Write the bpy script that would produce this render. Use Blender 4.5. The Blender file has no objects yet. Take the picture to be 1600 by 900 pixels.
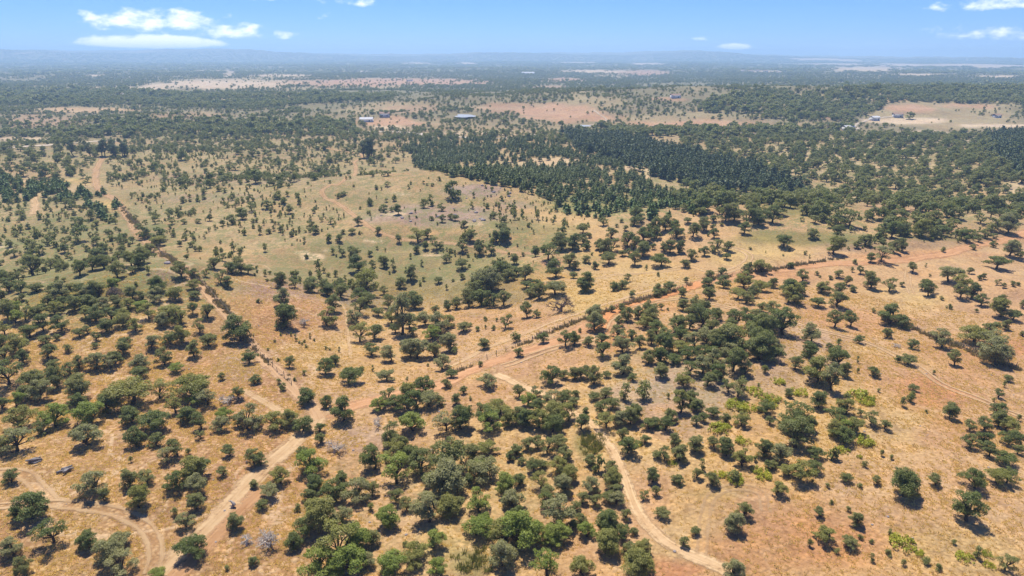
import bpy, math, random
import numpy as np
from mathutils import Vector

rng = np.random.default_rng(7)
random.seed(7)
scene = bpy.context.scene
COL = scene.collection
R = math.radians

# ------------------------------------------------------------------ camera
F_PX = 1067.0                    # focal length in pixels of the 1600 x 900 frame
CAM_H = 72.0
PITCH = math.atan((450 - 85) / F_PX)
cam_d = bpy.data.cameras.new('camera')
cam_d.sensor_width = 36.0
cam_d.lens = 36.0 * F_PX / 1600.0
cam_d.clip_start = 0.5
cam_d.clip_end = 120000
cam = bpy.data.objects.new('camera', cam_d)
cam.location = (0, 0, CAM_H)
cam.rotation_euler = (math.pi / 2 - PITCH, 0, 0)
COL.objects.link(cam)
scene.camera = cam

# ------------------------------------------------------------------ sun, sky, exposure
SUN_EL = R(66)
SUN_AZ = math.atan2(-0.30, 0.95)          # towards the sun, measured from +Y to +X
sun_dir = Vector((math.sin(SUN_AZ) * math.cos(SUN_EL), math.cos(SUN_AZ) * math.cos(SUN_EL), math.sin(SUN_EL)))
sd = bpy.data.lights.new('sun', 'SUN')
sd.energy = 5.0
sd.angle = R(0.53)
sd.color = (1.0, 0.95, 0.86)
sun = bpy.data.objects.new('sun', sd)
sun.rotation_euler = sun_dir.to_track_quat('Z', 'Y').to_euler()
sun.location = (0, 0, 400)
COL.objects.link(sun)

world = bpy.data.worlds.new('World')
scene.world = world
world.use_nodes = True
wn, wl = world.node_tree.nodes, world.node_tree.links
wn.clear()
w_out = wn.new('ShaderNodeOutputWorld')
w_bg = wn.new('ShaderNodeBackground')
w_bg.inputs['Strength'].default_value = 0.115
sky = wn.new('ShaderNodeTexSky')
sky.sky_type = 'NISHITA'
sky.sun_disc = False
sky.sun_elevation = SUN_EL
sky.sun_rotation = SUN_AZ
sky.altitude = 1500
sky.air_density = 1.0
sky.dust_density = 0.0
sky.ozone_density = 5.0
SKY_TINT = (.37, .545, 1.02, 1)
wl.new(w_bg.outputs[0], w_out.inputs[0])


def wmath(op, a, b=None, c=None, clamp=False):
    n = wn.new('ShaderNodeMath'); n.operation = op; n.use_clamp = clamp
    for i, v in enumerate((a, b, c)):
        if v is None: continue
        if isinstance(v, (int, float)): n.inputs[i].default_value = v
        else: wl.new(v, n.inputs[i])
    return n.outputs[0]


def build_sky_clouds():
    """cumulus far over the plain, given by bearing and elevation in degrees"""
    tc = wn.new('ShaderNodeTexCoord')
    sep = wn.new('ShaderNodeSeparateXYZ'); wl.new(tc.outputs['Generated'], sep.inputs[0])
    az = wmath('MULTIPLY', wmath('ARCTAN2', sep.outputs[0], sep.outputs[1]), 57.29578)
    el = wmath('MULTIPLY', wmath('ARCSINE', sep.outputs[2]), 57.29578)
    comb = wn.new('ShaderNodeCombineXYZ')
    wl.new(az, comb.inputs[0]); wl.new(wmath('MULTIPLY', el, 1.9), comb.inputs[1])
    nz = wn.new('ShaderNodeTexNoise'); nz.inputs['Scale'].default_value = 0.85
    nz.inputs['Detail'].default_value = 9.0; nz.inputs['Roughness'].default_value = 0.56
    wl.new(comb.outputs[0], nz.inputs['Vector'])
    nz2 = wn.new('ShaderNodeTexNoise'); nz2.inputs['Scale'].default_value = 0.35
    nz2.inputs['Detail'].default_value = 5.0
    wl.new(comb.outputs[0], nz2.inputs['Vector'])
    noise = wmath('ADD', wmath('MULTIPLY', wmath('SUBTRACT', nz.outputs['Fac'], 0.5), 2.6),
                  wmath('MULTIPLY', wmath('SUBTRACT', nz2.outputs['Fac'], 0.5), 1.2))
    CL = [(245, 36, 88, 19, 1.0), (360, 52, 52, 14, .95), (240, 68, 86, 11, 2.2), (443, 55, 18, 8, .8),
          (570, 6, 16, 8, .9), (530, 2, 40, 8, .45), (1150, 75, 34, 7, .8), (1150, 74, 26, 6, 1.7), (1092, 60, 10, 5, .5),
          (1562, 7, 75, 13, .75), (1548, 54, 70, 11, .72), (1450, 88, 50, 3, .5), (405, -3, 30, 6, .5)]
    total = None
    for (px, py, rx, ry, s) in CL:
        dx, dy = (px - 800) / F_PX, (450 - py) / F_PX
        d = Vector((dx, math.cos(PITCH) + dy * math.sin(PITCH), -math.sin(PITCH) + dy * math.cos(PITCH))).normalized()
        a0, e0 = math.degrees(math.atan2(d.x, d.y)), math.degrees(math.asin(d.z))
        k = math.degrees(1 / F_PX) * .92
        u = wmath('DIVIDE', wmath('SUBTRACT', az, a0), rx * k)
        v = wmath('DIVIDE', wmath('SUBTRACT', el, e0), ry * k)
        # flatter base: the lower side falls off faster
        v = wmath('MULTIPLY', v, wmath('ADD', 1.0, wmath('MULTIPLY', wmath('LESS_THAN', v, 0.0), .7)))
        q = wmath('ADD', wmath('MULTIPLY', u, u), wmath('MULTIPLY', v, v))
        m = wmath('MULTIPLY', wmath('SUBTRACT', 1.0, wmath('MULTIPLY', q, .62)), s)
        total = m if total is None else wmath('MAXIMUM', total, m)
    # a thin scatter of far cumulus over the rest of the sky
    nz3 = wn.new('ShaderNodeTexNoise'); nz3.inputs['Scale'].default_value = 0.06; nz3.inputs['Detail'].default_value = 3.0
    wl.new(comb.outputs[0], nz3.inputs['Vector'])
    rest = wmath('MULTIPLY', wmath('SUBTRACT', nz3.outputs['Fac'], 0.66), 6.0)
    total = wmath('MAXIMUM', total, rest)
    dens = wmath('ADD', wmath('MAXIMUM', total, -3.0), noise)
    mr = wn.new('ShaderNodeMapRange'); mr.interpolation_type = 'SMOOTHSTEP'
    mr.inputs['From Min'].default_value = 0.18; mr.inputs['From Max'].default_value = 1.35
    mr.inputs['To Max'].default_value = .95
    wl.new(dens, mr.inputs['Value'])
    mix = wn.new('ShaderNodeMixRGB')
    tint = wn.new('ShaderNodeMixRGB'); tint.blend_type = 'MULTIPLY'; tint.inputs[0].default_value = 1.0
    wl.new(sky.outputs[0], tint.inputs[1]); tint.inputs[2].default_value = SKY_TINT
    wl.new(mr.outputs[0], mix.inputs[0]); wl.new(tint.outputs[0], mix.inputs[1])
    mix.inputs[2].default_value = (9.5, 9.6, 9.7, 1)
    wl.new(mix.outputs[0], w_bg.inputs[0])


build_sky_clouds()
scene.view_settings.view_transform = 'Standard'
scene.view_settings.look = 'None'
scene.view_settings.exposure = 0.46
scene.view_settings.gamma = 1.0
scene.view_settings.use_curve_mapping = False
scene.cycles.max_bounces = 7
scene.cycles.diffuse_bounces = 3
scene.cycles.transmission_bounces = 2
scene.cycles.transparent_max_bounces = 12
scene.cycles.volume_bounces = 2
scene.cycles.use_denoising = True
scene.cycles.use_adaptive_sampling = True
scene.cycles.adaptive_threshold = 0.015
scene.cycles.caustics_reflective = False
scene.cycles.caustics_refractive = False

# ------------------------------------------------------------------ terrain function
FWD = np.array([0, math.cos(PITCH), -math.sin(PITCH)])
UP = np.array([0, math.sin(PITCH), math.cos(PITCH)])


def px_dir(px, py):
    px = np.asarray(px, float); py = np.asarray(py, float)
    d = FWD[None] + np.stack([(px - 800) / F_PX, 0 * px, 0 * px], -1) + UP[None] * ((450 - py) / F_PX)[..., None]
    return d


def plane_pt(px, py):
    d = px_dir(np.array([px]), np.array([py]))[0]
    t = -CAM_H / d[2]
    return d[0] * t, d[1] * t


def to_px(x, y, z):
    zz = np.asarray(z) - CAM_H
    dep = y * FWD[1] + zz * FWD[2]
    dep = np.maximum(dep, 1e-3)
    return 800 + F_PX * x / dep, 450 - F_PX * (y * UP[1] + zz * UP[2]) / dep, dep


BUMPS = []
for (bx, by, sx, sy, hh) in [
    (262, 448, 26, 20, 9.0), (180, 470, 40, 26, 2.5), (1090, 560, 46, 34, 4.5), (1075, 362, 82, 26, 9.5), (1080, 312, 130, 60, -7.0),
    (735, 306, 66, 32, 16.0), (640, 490, 20, 42, -3.0), (1540, 820, 34, 30, 3.5), (867, 407, 9, 5, 3.0), (1330, 335, 70, 24, 7.0),
    (520, 420, 60, 25, -2.5), (60, 520, 40, 30, 2.0),
    (850, 168, 170, 90, 7.0), (1260, 163, 380, 170, 19.0), (590, 186, 90, 40, 4.0), (225, 195, 60, 40, 6.0), (265, 193, 50, 40, 5.0),
    (1430, 168, 250, 120, 7.0), (700, 150, 400, 200, 4.0), (120, 160, 400, 200, 4.0), (1100, 178, 160, 70, 5.0),
]:
    x0, y0 = plane_pt(bx, by)
    BUMPS.append((x0, y0, sx, sy, hh))

_rs = np.random.default_rng(3)
WAVES = []
for lam, amp, n in [(9, .05, 6), (17, .12, 7), (38, .3, 8), (85, .55, 8), (210, 1.3, 8)]:
    for _ in range(n):
        a = _rs.uniform(0, math.pi * 2); l = lam * _rs.uniform(.7, 1.4)
        WAVES.append((math.cos(a) * 2 * math.pi / l, math.sin(a) * 2 * math.pi / l, _rs.uniform(0, 6.28), amp * .55, lam))
FARW = []
for lam, amp, n in [(700, 1.2, 7), (1700, 1.8, 7)]:
    for _ in range(n):
        a = _rs.uniform(0, math.pi * 2); l = lam * _rs.uniform(.7, 1.4)
        FARW.append((math.cos(a) * 2 * math.pi / l, math.sin(a) * 2 * math.pi / l, _rs.uniform(0, 6.28), amp * .55))

HX = [-60, -45, -37, -33, -30, -27, -25.5, -24, -22, -20, -18.5, -16, -12, -8, -5, -2, 2, 6, 9, 12, 14.5, 16.5, 18.5, 22, 27, 32, 37, 45, 60]
HY = [80, 80, 79, 79, 80, 79.5, 78, 78.5, 78, 78.5, 80, 82, 84, 84, 84, 82, 81, 82, 81.5, 80, 80, 82, 85, 86.5, 87.5, 88, 88.5, 88.5, 88.5]


def sstep(a, b, x):
    t = np.clip((x - a) / (b - a), 0, 1)
    return t * t * (3 - 2 * t)


def H(x, y):
    x = np.asarray(x, float); y = np.asarray(y, float)
    r = np.hypot(x, y)
    z = np.zeros_like(r)
    for (x0, y0, sx, sy, hh) in BUMPS:
        z += hh * np.exp(-.5 * (((x - x0) / sx) ** 2 + ((y - y0) / sy) ** 2))
    fn = 1 - sstep(900, 2500, r)
    for (kx, ky, p, a, lam) in WAVES:
        z += a * np.sin(kx * x + ky * y + p) * (fn if lam > 30 else 1 - sstep(250, 600, r))
    ff = sstep(500, 1800, r)
    for (kx, ky, p, a) in FARW:
        z += a * np.sin(kx * x + ky * y + p) * ff
    # hills on the horizon
    az = np.degrees(np.arctan2(x, np.maximum(y, 1)))
    top = CAM_H + (85 - np.interp(az, HX, HY)) / F_PX * 9600 / np.cos(np.radians(az))
    wig = 3.0 * np.sin(az * 1.9 + 1) + 2.2 * np.sin(az * 4.7 + 2) + 1.5 * np.sin(az * 9.1)
    z += np.maximum(top + wig, 5) * sstep(6800, 9600, r) * (.85 + .15 * np.sin(r / 620 + az * .35))
    z += 7 * np.exp(-((r - 6300) / 700) ** 2) * (.6 + .4 * np.sin(az * .5 + .6)) * (az < 18)
    return z


TG = np.geomspace(60, 9000, 900)


def at_px(px, py):
    """pixel of the photograph -> point on the terrain (first hit along the ray)"""
    px = np.atleast_1d(np.asarray(px, float)); py = np.atleast_1d(np.asarray(py, float))
    out = np.zeros((len(px), 3))
    for s in range(0, len(px), 400):
        d = px_dir(px[s:s + 400], py[s:s + 400])
        P = d[:, None, :] * TG[None, :, None]
        below = (P[..., 2] + CAM_H) < H(P[..., 0], P[..., 1])
        i = np.where(below.any(1), below.argmax(1), len(TG) - 1)
        i = np.maximum(i, 1)
        lo, hi = TG[i - 1].copy(), TG[i].copy()
        for _ in range(14):
            m = (lo + hi) / 2
            p = d * m[:, None]
            b = (p[:, 2] + CAM_H) < H(p[:, 0], p[:, 1])
            hi = np.where(b, m, hi); lo = np.where(b, lo, m)
        p = d * hi[:, None]
        out[s:s + 400] = np.stack([p[:, 0], p[:, 1], H(p[:, 0], p[:, 1])], -1)
    return out


def in_poly(px, py, poly):
    inside = np.zeros(np.shape(px), bool)
    n = len(poly)
    for i in range(n):
        x1, y1 = poly[i]; x2, y2 = poly[(i + 1) % n]
        c = ((y1 > py) != (y2 > py)) & (px < (x2 - x1) * (py - y1) / ((y2 - y1) or 1e-9) + x1)
        inside ^= c
    return inside


def vnoise(x, y, scale, seed=0, octs=4):
    """fractal value noise, 0..1"""
    tot = np.zeros(np.shape(x)); amp = 1.0; norm = 0
    x = np.asarray(x, float) / scale; y = np.asarray(y, float) / scale
    for o in range(octs):
        xi = np.floor(x).astype(np.int64); yi = np.floor(y).astype(np.int64)
        fx = x - xi; fy = y - yi
        fx = fx * fx * (3 - 2 * fx); fy = fy * fy * (3 - 2 * fy)

        def h(a, b):
            n = (a * 374761393 + b * 668265263 + (seed + o) * 974634777) & 0x7fffffff
            n = ((n ^ (n >> 13)) * 1274126177) & 0x7fffffff
            return ((n ^ (n >> 16)) & 0xffff) / 65535.0
        v = (h(xi, yi) * (1 - fx) + h(xi + 1, yi) * fx) * (1 - fy) + (h(xi, yi + 1) * (1 - fx) + h(xi + 1, yi + 1) * fx) * fy
        tot += v * amp; norm += amp; amp *= .5; x = x * 2.03 + 17; y = y * 2.03 + 9
    return tot / norm


# ------------------------------------------------------------------ materials
def new_mat(name):
    m = bpy.data.materials.new(name); m.use_nodes = True
    nt = m.node_tree; nt.nodes.clear()
    out = nt.nodes.new('ShaderNodeOutputMaterial')
    return m, nt, out


class NT:
    def __init__(s, nt): s.nt = nt; s.n = nt.nodes; s.l = nt.links
    def node(s, t, **kw):
        n = s.n.new(t)
        for k, v in kw.items(): setattr(n, k, v)
        return n
    def put(s, sock, v):
        if hasattr(v, 'is_output') or isinstance(v, bpy.types.NodeSocket): s.l.new(v, sock)
        else: sock.default_value = v
    def math(s, op, a, b=0.0, clamp=False):
        n = s.n.new('ShaderNodeMath'); n.operation = op; n.use_clamp = clamp
        s.put(n.inputs[0], a); s.put(n.inputs[1], b)
        return n.outputs[0]
    def mix(s, f, a, b, mode='MIX'):
        n = s.n.new('ShaderNodeMixRGB'); n.blend_type = mode
        s.put(n.inputs[0], f); s.put(n.inputs[1], a); s.put(n.inputs[2], b)
        return n.outputs[0]
    def noise(s, vec, scale, detail=4, rough=.55, dim='3D'):
        n = s.n.new('ShaderNodeTexNoise'); n.noise_dimensions = dim
        n.inputs['Scale'].default_value = scale; n.inputs['Detail'].default_value = detail; n.inputs['Roughness'].default_value = rough
        if vec is not None: s.l.new(vec, n.inputs['Vector'])
        return n.outputs['Fac']
    def ramp(s, v, a, b, lo=0.0, hi=1.0, smooth=True):
        n = s.n.new('ShaderNodeMapRange')
        if smooth: n.interpolation_type = 'SMOOTHSTEP'
        s.put(n.inputs['Value'], v)
        n.inputs['From Min'].default_value = a; n.inputs['From Max'].default_value = b
        n.inputs['To Min'].default_value = lo; n.inputs['To Max'].default_value = hi
        return n.outputs[0]
    def bsdf(s, col, rough=.9, spec=.2, normal=None):
        n = s.n.new('ShaderNodeBsdfPrincipled')
        s.put(n.inputs['Base Color'], col); n.inputs['Roughness'].default_value = rough
        n.inputs['Specular IOR Level'].default_value = spec
        if normal is not None: s.l.new(normal, n.inputs['Normal'])
        return n


def c4(c): return (c[0], c[1], c[2], 1)


def ground_material():
    m, nt, out = new_mat('dry_ground'); t = NT(nt)
    geo = t.node('ShaderNodeNewGeometry'); pos = geo.outputs['Position']
    col = t.node('ShaderNodeVertexColor', layer_name='soil').outputs['Color']
    tuft = t.node('ShaderNodeAttribute', attribute_name='tuft').outputs['Fac']
    scrub = t.node('ShaderNodeAttribute', attribute_name='scrub').outputs['Fac']
    # streaky dry grass: stretched coordinates
    mp = t.node('ShaderNodeMapping'); t.l.new(pos, mp.inputs['Vector'])
    mp.inputs['Rotation'].default_value = (0, 0, .5); mp.inputs['Scale'].default_value = (1, .38, 1)
    n_big = t.noise(pos, .035, 5, .6)
    n_mid = t.noise(pos, .28, 6, .62)
    n_str = t.noise(mp.outputs[0], .55, 5, .6)
    n_fine = t.noise(pos, 1.5, 6, .75)
    c = t.mix(t.ramp(n_big, .35, .68, 0, .55), col, t.mix(1.0, col, (.86, .72, .66, 1), 'MULTIPLY'))
    n_pat = t.noise(pos, .085, 7, .68)
    c = t.mix(t.math('MULTIPLY', t.ramp(n_pat, .50, .62, 0, .6), t.math('SUBTRACT', 1.0, t.math('MULTIPLY', scrub, .6))), c, t.mix(1.0, c, (.80, .80, .92, 1), 'MULTIPLY'))
    c = t.mix(t.ramp(n_mid, .47, .66, 0, .75), c, t.mix(1.0, c, (1.28, 1.26, 1.16, 1), 'MULTIPLY'))
    c = t.mix(t.ramp(n_str, .52, .66, 0, .6), c, t.mix(1.0, c, (.66, .62, .56, 1), 'MULTIPLY'))
    # clumps of straw with a darker brown between them
    vo = t.node('ShaderNodeTexVoronoi'); vo.inputs['Scale'].default_value = 1.15
    t.l.new(pos, vo.inputs['Vector'])
    cl = t.ramp(t.math('ADD', vo.outputs['Distance'], t.math('MULTIPLY', n_fine, .35)), .35, .85)
    c = t.mix(t.math('MULTIPLY', t.math('MULTIPLY', cl, tuft), .65), c, t.mix(1.0, c, (.58, .47, .40, 1), 'MULTIPLY'))
    c = t.mix(t.ramp(n_fine, .42, .70, 0, .7), c, t.mix(1.0, c, (.6, .55, .48, 1), 'MULTIPLY'))
    # low green herbs between the straw
    ns = t.noise(pos, .16, 7, .72); ns2 = t.noise(pos, .75, 5, .7)
    hb = t.ramp(t.math('ADD', t.math('MULTIPLY', ns, .55), t.math('MULTIPLY', ns2, .45)), .47, .545, 0, .9)
    c = t.mix(t.math('MULTIPLY', hb, scrub), c, (.165, .165, .062, 1))
    # cattle paths worn pale through the grass
    for sc_, wd_, am_ in ((.021, .010, .55), (.052, .012, .35)):
        pn = t.noise(pos, sc_, 2, .45)
        path = t.ramp(t.math('ADD', t.math('ABSOLUTE', t.math('SUBTRACT', pn, .5)), t.math('MULTIPLY', t.math('SUBTRACT', n_fine, .5), .012)), 0, wd_, am_, 0)
        c = t.mix(t.math('MULTIPLY', path, tuft), c, (.56, .40, .235, 1))
    # stones and dung-dark specks
    sp = t.noise(pos, 5.5, 2, .5)
    c = t.mix(t.ramp(sp, .70, .76, 0, .7), c, (.11, .085, .06, 1))
    bh = t.math('ADD', t.math('MULTIPLY', n_fine, .35), t.math('ADD', t.math('MULTIPLY', n_mid, .8), t.math('MULTIPLY', cl, -.25)))
    bp = t.node('ShaderNodeBump'); bp.inputs['Strength'].default_value = .8; bp.inputs['Distance'].default_value = .6
    t.l.new(bh, bp.inputs['Height'])
    b = t.bsdf(c, .95, .1, bp.outputs[0])
    t.l.new(b.outputs[0], out.inputs[0])
    return m


def track_material(name, col, kind, amt=1.0):
    """u runs across (-1..1 stored as 0..1), v along in metres"""
    m, nt, out = new_mat(name); t = NT(nt)
    uv = t.node('ShaderNodeUVMap', uv_map='track').outputs[0]
    sep = t.node('ShaderNodeSeparateXYZ'); t.l.new(uv, sep.inputs[0])
    geo = t.node('ShaderNodeNewGeometry'); pos = geo.outputs['Position']
    a = t.math('ABSOLUTE', t.math('SUBTRACT', t.math('MULTIPLY', sep.outputs[0], 2.0), 1.0))
    n1 = t.noise(pos, .35, 5, .65); n2 = t.noise(pos, 1.7, 5, .65)
    wob = t.math('MULTIPLY', t.math('SUBTRACT', n1, .5), 1.7)
    wob2 = t.math('MULTIPLY', t.math('SUBTRACT', n2, .5), 1.1)
    sv = t.node('ShaderNodeCombineXYZ'); t.l.new(t.math('MULTIPLY', sep.outputs[0], 9.0), sv.inputs[0]); t.l.new(t.math('MULTIPLY', sep.outputs[1], .10), sv.inputs[1])
    n3 = t.noise(sv.outputs[0], 1.0, 5, .6)        # streaks left by wheels
    aw = t.math('ADD', a, t.math('ADD', t.math('ADD', wob, wob2), t.math('MULTIPLY', t.math('SUBTRACT', n3, .5), .9)))
    if kind == 'rut':
        d = t.math('ABSOLUTE', t.math('SUBTRACT', t.math('ADD', a, t.math('MULTIPLY', wob2, .3)), .52))
        al = t.ramp(t.math('ADD', d, t.math('MULTIPLY', t.math('ADD', wob, wob2), .22)), .06, .34, amt, 0)
    else:
        al = t.ramp(aw, .30, 1.1, amt, 0)
    # clean the outer rim
    al = t.math('MULTIPLY', al, t.ramp(a, .72, 1.0, 1, 0))
    c = t.mix(t.ramp(n1, .4, .7, 0, .5), c4(col), t.mix(1.0, c4(col), (.84, .74, .66, 1), 'MULTIPLY'))
    c = t.mix(t.ramp(n2, .5, .75, 0, .45), c, t.mix(1.0, c, (.75, .7, .64, 1), 'MULTIPLY'))
    c = t.mix(t.ramp(n3, .45, .68, 0, .65), c, t.mix(1.0, c, (.74, .66, .58, 1), 'MULTIPLY'))
    if kind == 'road':   # wheel lines
        d = t.math('ABSOLUTE', t.math('SUBTRACT', a, .38))
        c = t.mix(t.ramp(t.math('ADD', d, t.math('MULTIPLY', wob2, .25)), .04, .2, .5, 0), c, t.mix(1.0, c, (1.18, 1.22, 1.25, 1), 'MULTIPLY'))
    bp = t.node('ShaderNodeBump'); bp.inputs['Strength'].default_value = .4; bp.inputs['Distance'].default_value = .25
    t.l.new(n2, bp.inputs['Height'])
    b = t.bsdf(c, .95, .1, bp.outputs[0])
    tr = t.node('ShaderNodeBsdfTransparent')
    mx = t.node('ShaderNodeMixShader')
    t.put(mx.inputs[0], al); t.l.new(tr.outputs[0], mx.inputs[1]); t.l.new(b.outputs[0], mx.inputs[2])
    t.l.new(mx.outputs[0], out.inputs[0])
    return m


def leaf_material(name, col, col2, trans=.34, rough=.55):
    m, nt, out = new_mat(name); t = NT(nt)
    oi = t.node('ShaderNodeObjectInfo')
    tc = t.node('ShaderNodeTexCoord')
    n = t.noise(tc.outputs['Object'], .9, 3, .6)
    f = t.math('ADD', t.math('MULTIPLY', oi.outputs['Random'], .7), t.math('MULTIPLY', t.math('SUBTRACT', n, .5), 1.1), True)
    c = t.mix(f, c4(col), c4(col2))
    n2 = t.noise(tc.outputs['Object'], 4.0, 2, .6)
    c = t.mix(t.ramp(n2, .35, .7, 0, .55), c, t.mix(1.0, c, (1.45, 1.4, 1.25, 1), 'MULTIPLY'))
    b = t.bsdf(c, rough, .3)
    tl = t.node('ShaderNodeBsdfTranslucent'); t.put(tl.inputs[0], t.mix(1.0, c, (1.25, 1.35, .7, 1), 'MULTIPLY'))
    mx = t.node('ShaderNodeMixShader'); mx.inputs[0].default_value = trans
    t.l.new(b.outputs[0], mx.inputs[1]); t.l.new(tl.outputs[0], mx.inputs[2]); t.l.new(mx.outputs[0], out.inputs[0])
    return m


def plain_material(name, col, var=.3, scale=3.0, rough=.85, spec=.2):
    m, nt, out = new_mat(name); t = NT(nt)
    tc = t.node('ShaderNodeTexCoord')
    n = t.noise(tc.outputs['Object'], scale, 4, .6)
    c = t.mix(t.ramp(n, .35, .7, 0, 1), c4(col), c4([v * (1 - var) for v in col]))
    bp = t.node('ShaderNodeBump'); bp.inputs['Strength'].default_value = .3; bp.inputs['Distance'].default_value = .05
    t.l.new(n, bp.inputs['Height'])
    b = t.bsdf(c, rough, spec, bp.outputs[0]); t.l.new(b.outputs[0], out.inputs[0])
    return m


M = {}
M['ground'] = ground_material()
M['bark'] = plain_material('cork_bark', (.075, .052, .04), .5, 4)
M['deadwood'] = plain_material('dead_wood', (.58, .51, .42), .35, 5)
M['stump'] = plain_material('stump_wood', (.42, .36, .31), .7, 3.5)
M['log'] = plain_material('weathered_log', (.30, .27, .25), .6, 4)
M['deadbrown'] = plain_material('dry_twigs', (.25, .18, .13), .45, 5)
TONES = {
    'dark green': leaf_material('leaf_dark_green', (0.125, 0.154, 0.039), (0.178, 0.198, 0.055)),
    'olive green': leaf_material('leaf_olive_green', (0.231, 0.229, 0.056), (0.297, 0.274, 0.080)),
    'grey-green': leaf_material('leaf_grey_green', (0.244, 0.241, 0.103), (0.310, 0.290, 0.131)),
    'bright green': leaf_material('leaf_bright_green', (0.198, 0.247, 0.042), (0.264, 0.290, 0.061)),
}
M['scatter_leaf'] = leaf_material('leaf_mixed', (0.145, 0.171, 0.051), (0.271, 0.253, 0.089))
M['pine_leaf'] = leaf_material('pine_needles', (0.132, 0.165, 0.043), (0.178, 0.208, 0.062), .12)
M['pine_dark'] = leaf_material('pine_needles_dark', (0.079, 0.113, 0.041), (0.121, 0.150, 0.052), .08)
M['pine_bright'] = leaf_material('young_pine_needles', (0.1, 0.16, 0.035), (0.145, 0.195, 0.05), .12)
M['bush_leaf'] = leaf_material('bush_leaf', (0.165, 0.185, 0.048), (0.271, 0.253, 0.084))
M['gorse'] = leaf_material('yellow_gorse', (.400, .385, .040), (.240, .270, .045), .3)
M['weed'] = leaf_material('dry_weed', (.310, .235, .135), (.200, .165, .090), .2, .8)
M['straw'] = leaf_material('straw', (.740, .545, .290), (.560, .390, .190), .4, .8)
M['greengrass'] = leaf_material('reed_grass', (.160, .170, .050), (.300, .250, .100), .3, .8)
M['rock'] = plain_material('grey_rock', (.34, .29, .27), .4, 1.5)
M['wood'] = plain_material('fence_wood', (.20, .16, .12), .4, 6)
M['wire'] = plain_material('fence_wire', (.30, .28, .25), .2, 6, .5, .5)
M['white'] = plain_material('white_wash', (.62, .60, .55), .15, .5)
M['tile'] = plain_material('clay_tile', (.33, .21, .15), .3, 1)
M['tin'] = plain_material('tin_roof', (.56, .55, .53), .15, .6, .8, .15)
M['dark'] = plain_material('dark_opening', (.04, .04, .045), .2, 1)
M['water'], _nt, _out = new_mat('pond_water')
_t = NT(_nt); _b = _t.bsdf((.36, .37, .34, 1), .35, .25); _t.l.new(_b.outputs[0], _out.inputs[0])


# ------------------------------------------------------------------ mesh helpers
def mesh_from(name, verts, faces, mats, face_mat=None):
    me = bpy.data.meshes.new(name)
    me.from_pydata([tuple(v) for v in verts], [], faces)
    for m in mats: me.materials.append(m)
    if face_mat is not None: me.polygons.foreach_set('material_index', np.asarray(face_mat, np.int32))
    me.update()
    return me


def mesh_np(name, verts, quads, mats, face_mat=None):
    verts = np.asarray(verts, np.float32); quads = np.asarray(quads, np.int32)
    me = bpy.data.meshes.new(name)
    me.vertices.add(len(verts)); me.vertices.foreach_set('co', verts.ravel())
    k = quads.shape[1]
    me.loops.add(quads.size); me.loops.foreach_set('vertex_index', quads.ravel())
    me.polygons.add(len(quads)); me.polygons.foreach_set('loop_start', np.arange(0, quads.size, k, dtype=np.int32))
    try: me.polygons.foreach_set('loop_total', np.full(len(quads), k, np.int32))
    except Exception: pass
    for m in mats: me.materials.append(m)
    if face_mat is not None: me.polygons.foreach_set('material_index', np.asarray(face_mat, np.int32))
    me.update(calc_edges=True); me.validate()
    return me


def link(name, data, parent=None, loc=None):
    o = bpy.data.objects.new(name, data); COL.objects.link(o)
    if parent is not None: o.parent = parent
    if loc is not None: o.location = loc
    return o


def tag(o, label=None, cat=None, group=None, kind=None):
    if label: o['label'] = label
    if cat: o['category'] = cat
    if group: o['group'] = group
    if kind: o['kind'] = kind
    return o


# ------------------------------------------------------------------ ground sheet
STRAW = np.array((.53, .365, .19)); PINK = np.array((.51, .315, .18)); RED = np.array((.50, .235, .115)); ORANGE = np.array((.50, .27, .12))
OLIVE = np.array((.30, .240, .12)); GREEN = np.array((.245, .225, .085)); FIELD = np.array((.37, .295, .155)); SAND = np.array((.62, .48, .30))
BROWN = np.array((.27, .19, .125)); MAUVE = np.array((.37, .27, .215)); FLOOR = np.array((.235, .205, .11)); GOLD = np.array((.55, .40, .17))
GREYP = np.array((.45, .345, .25)); SCRUB = np.array((.20, .185, .065))
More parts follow.
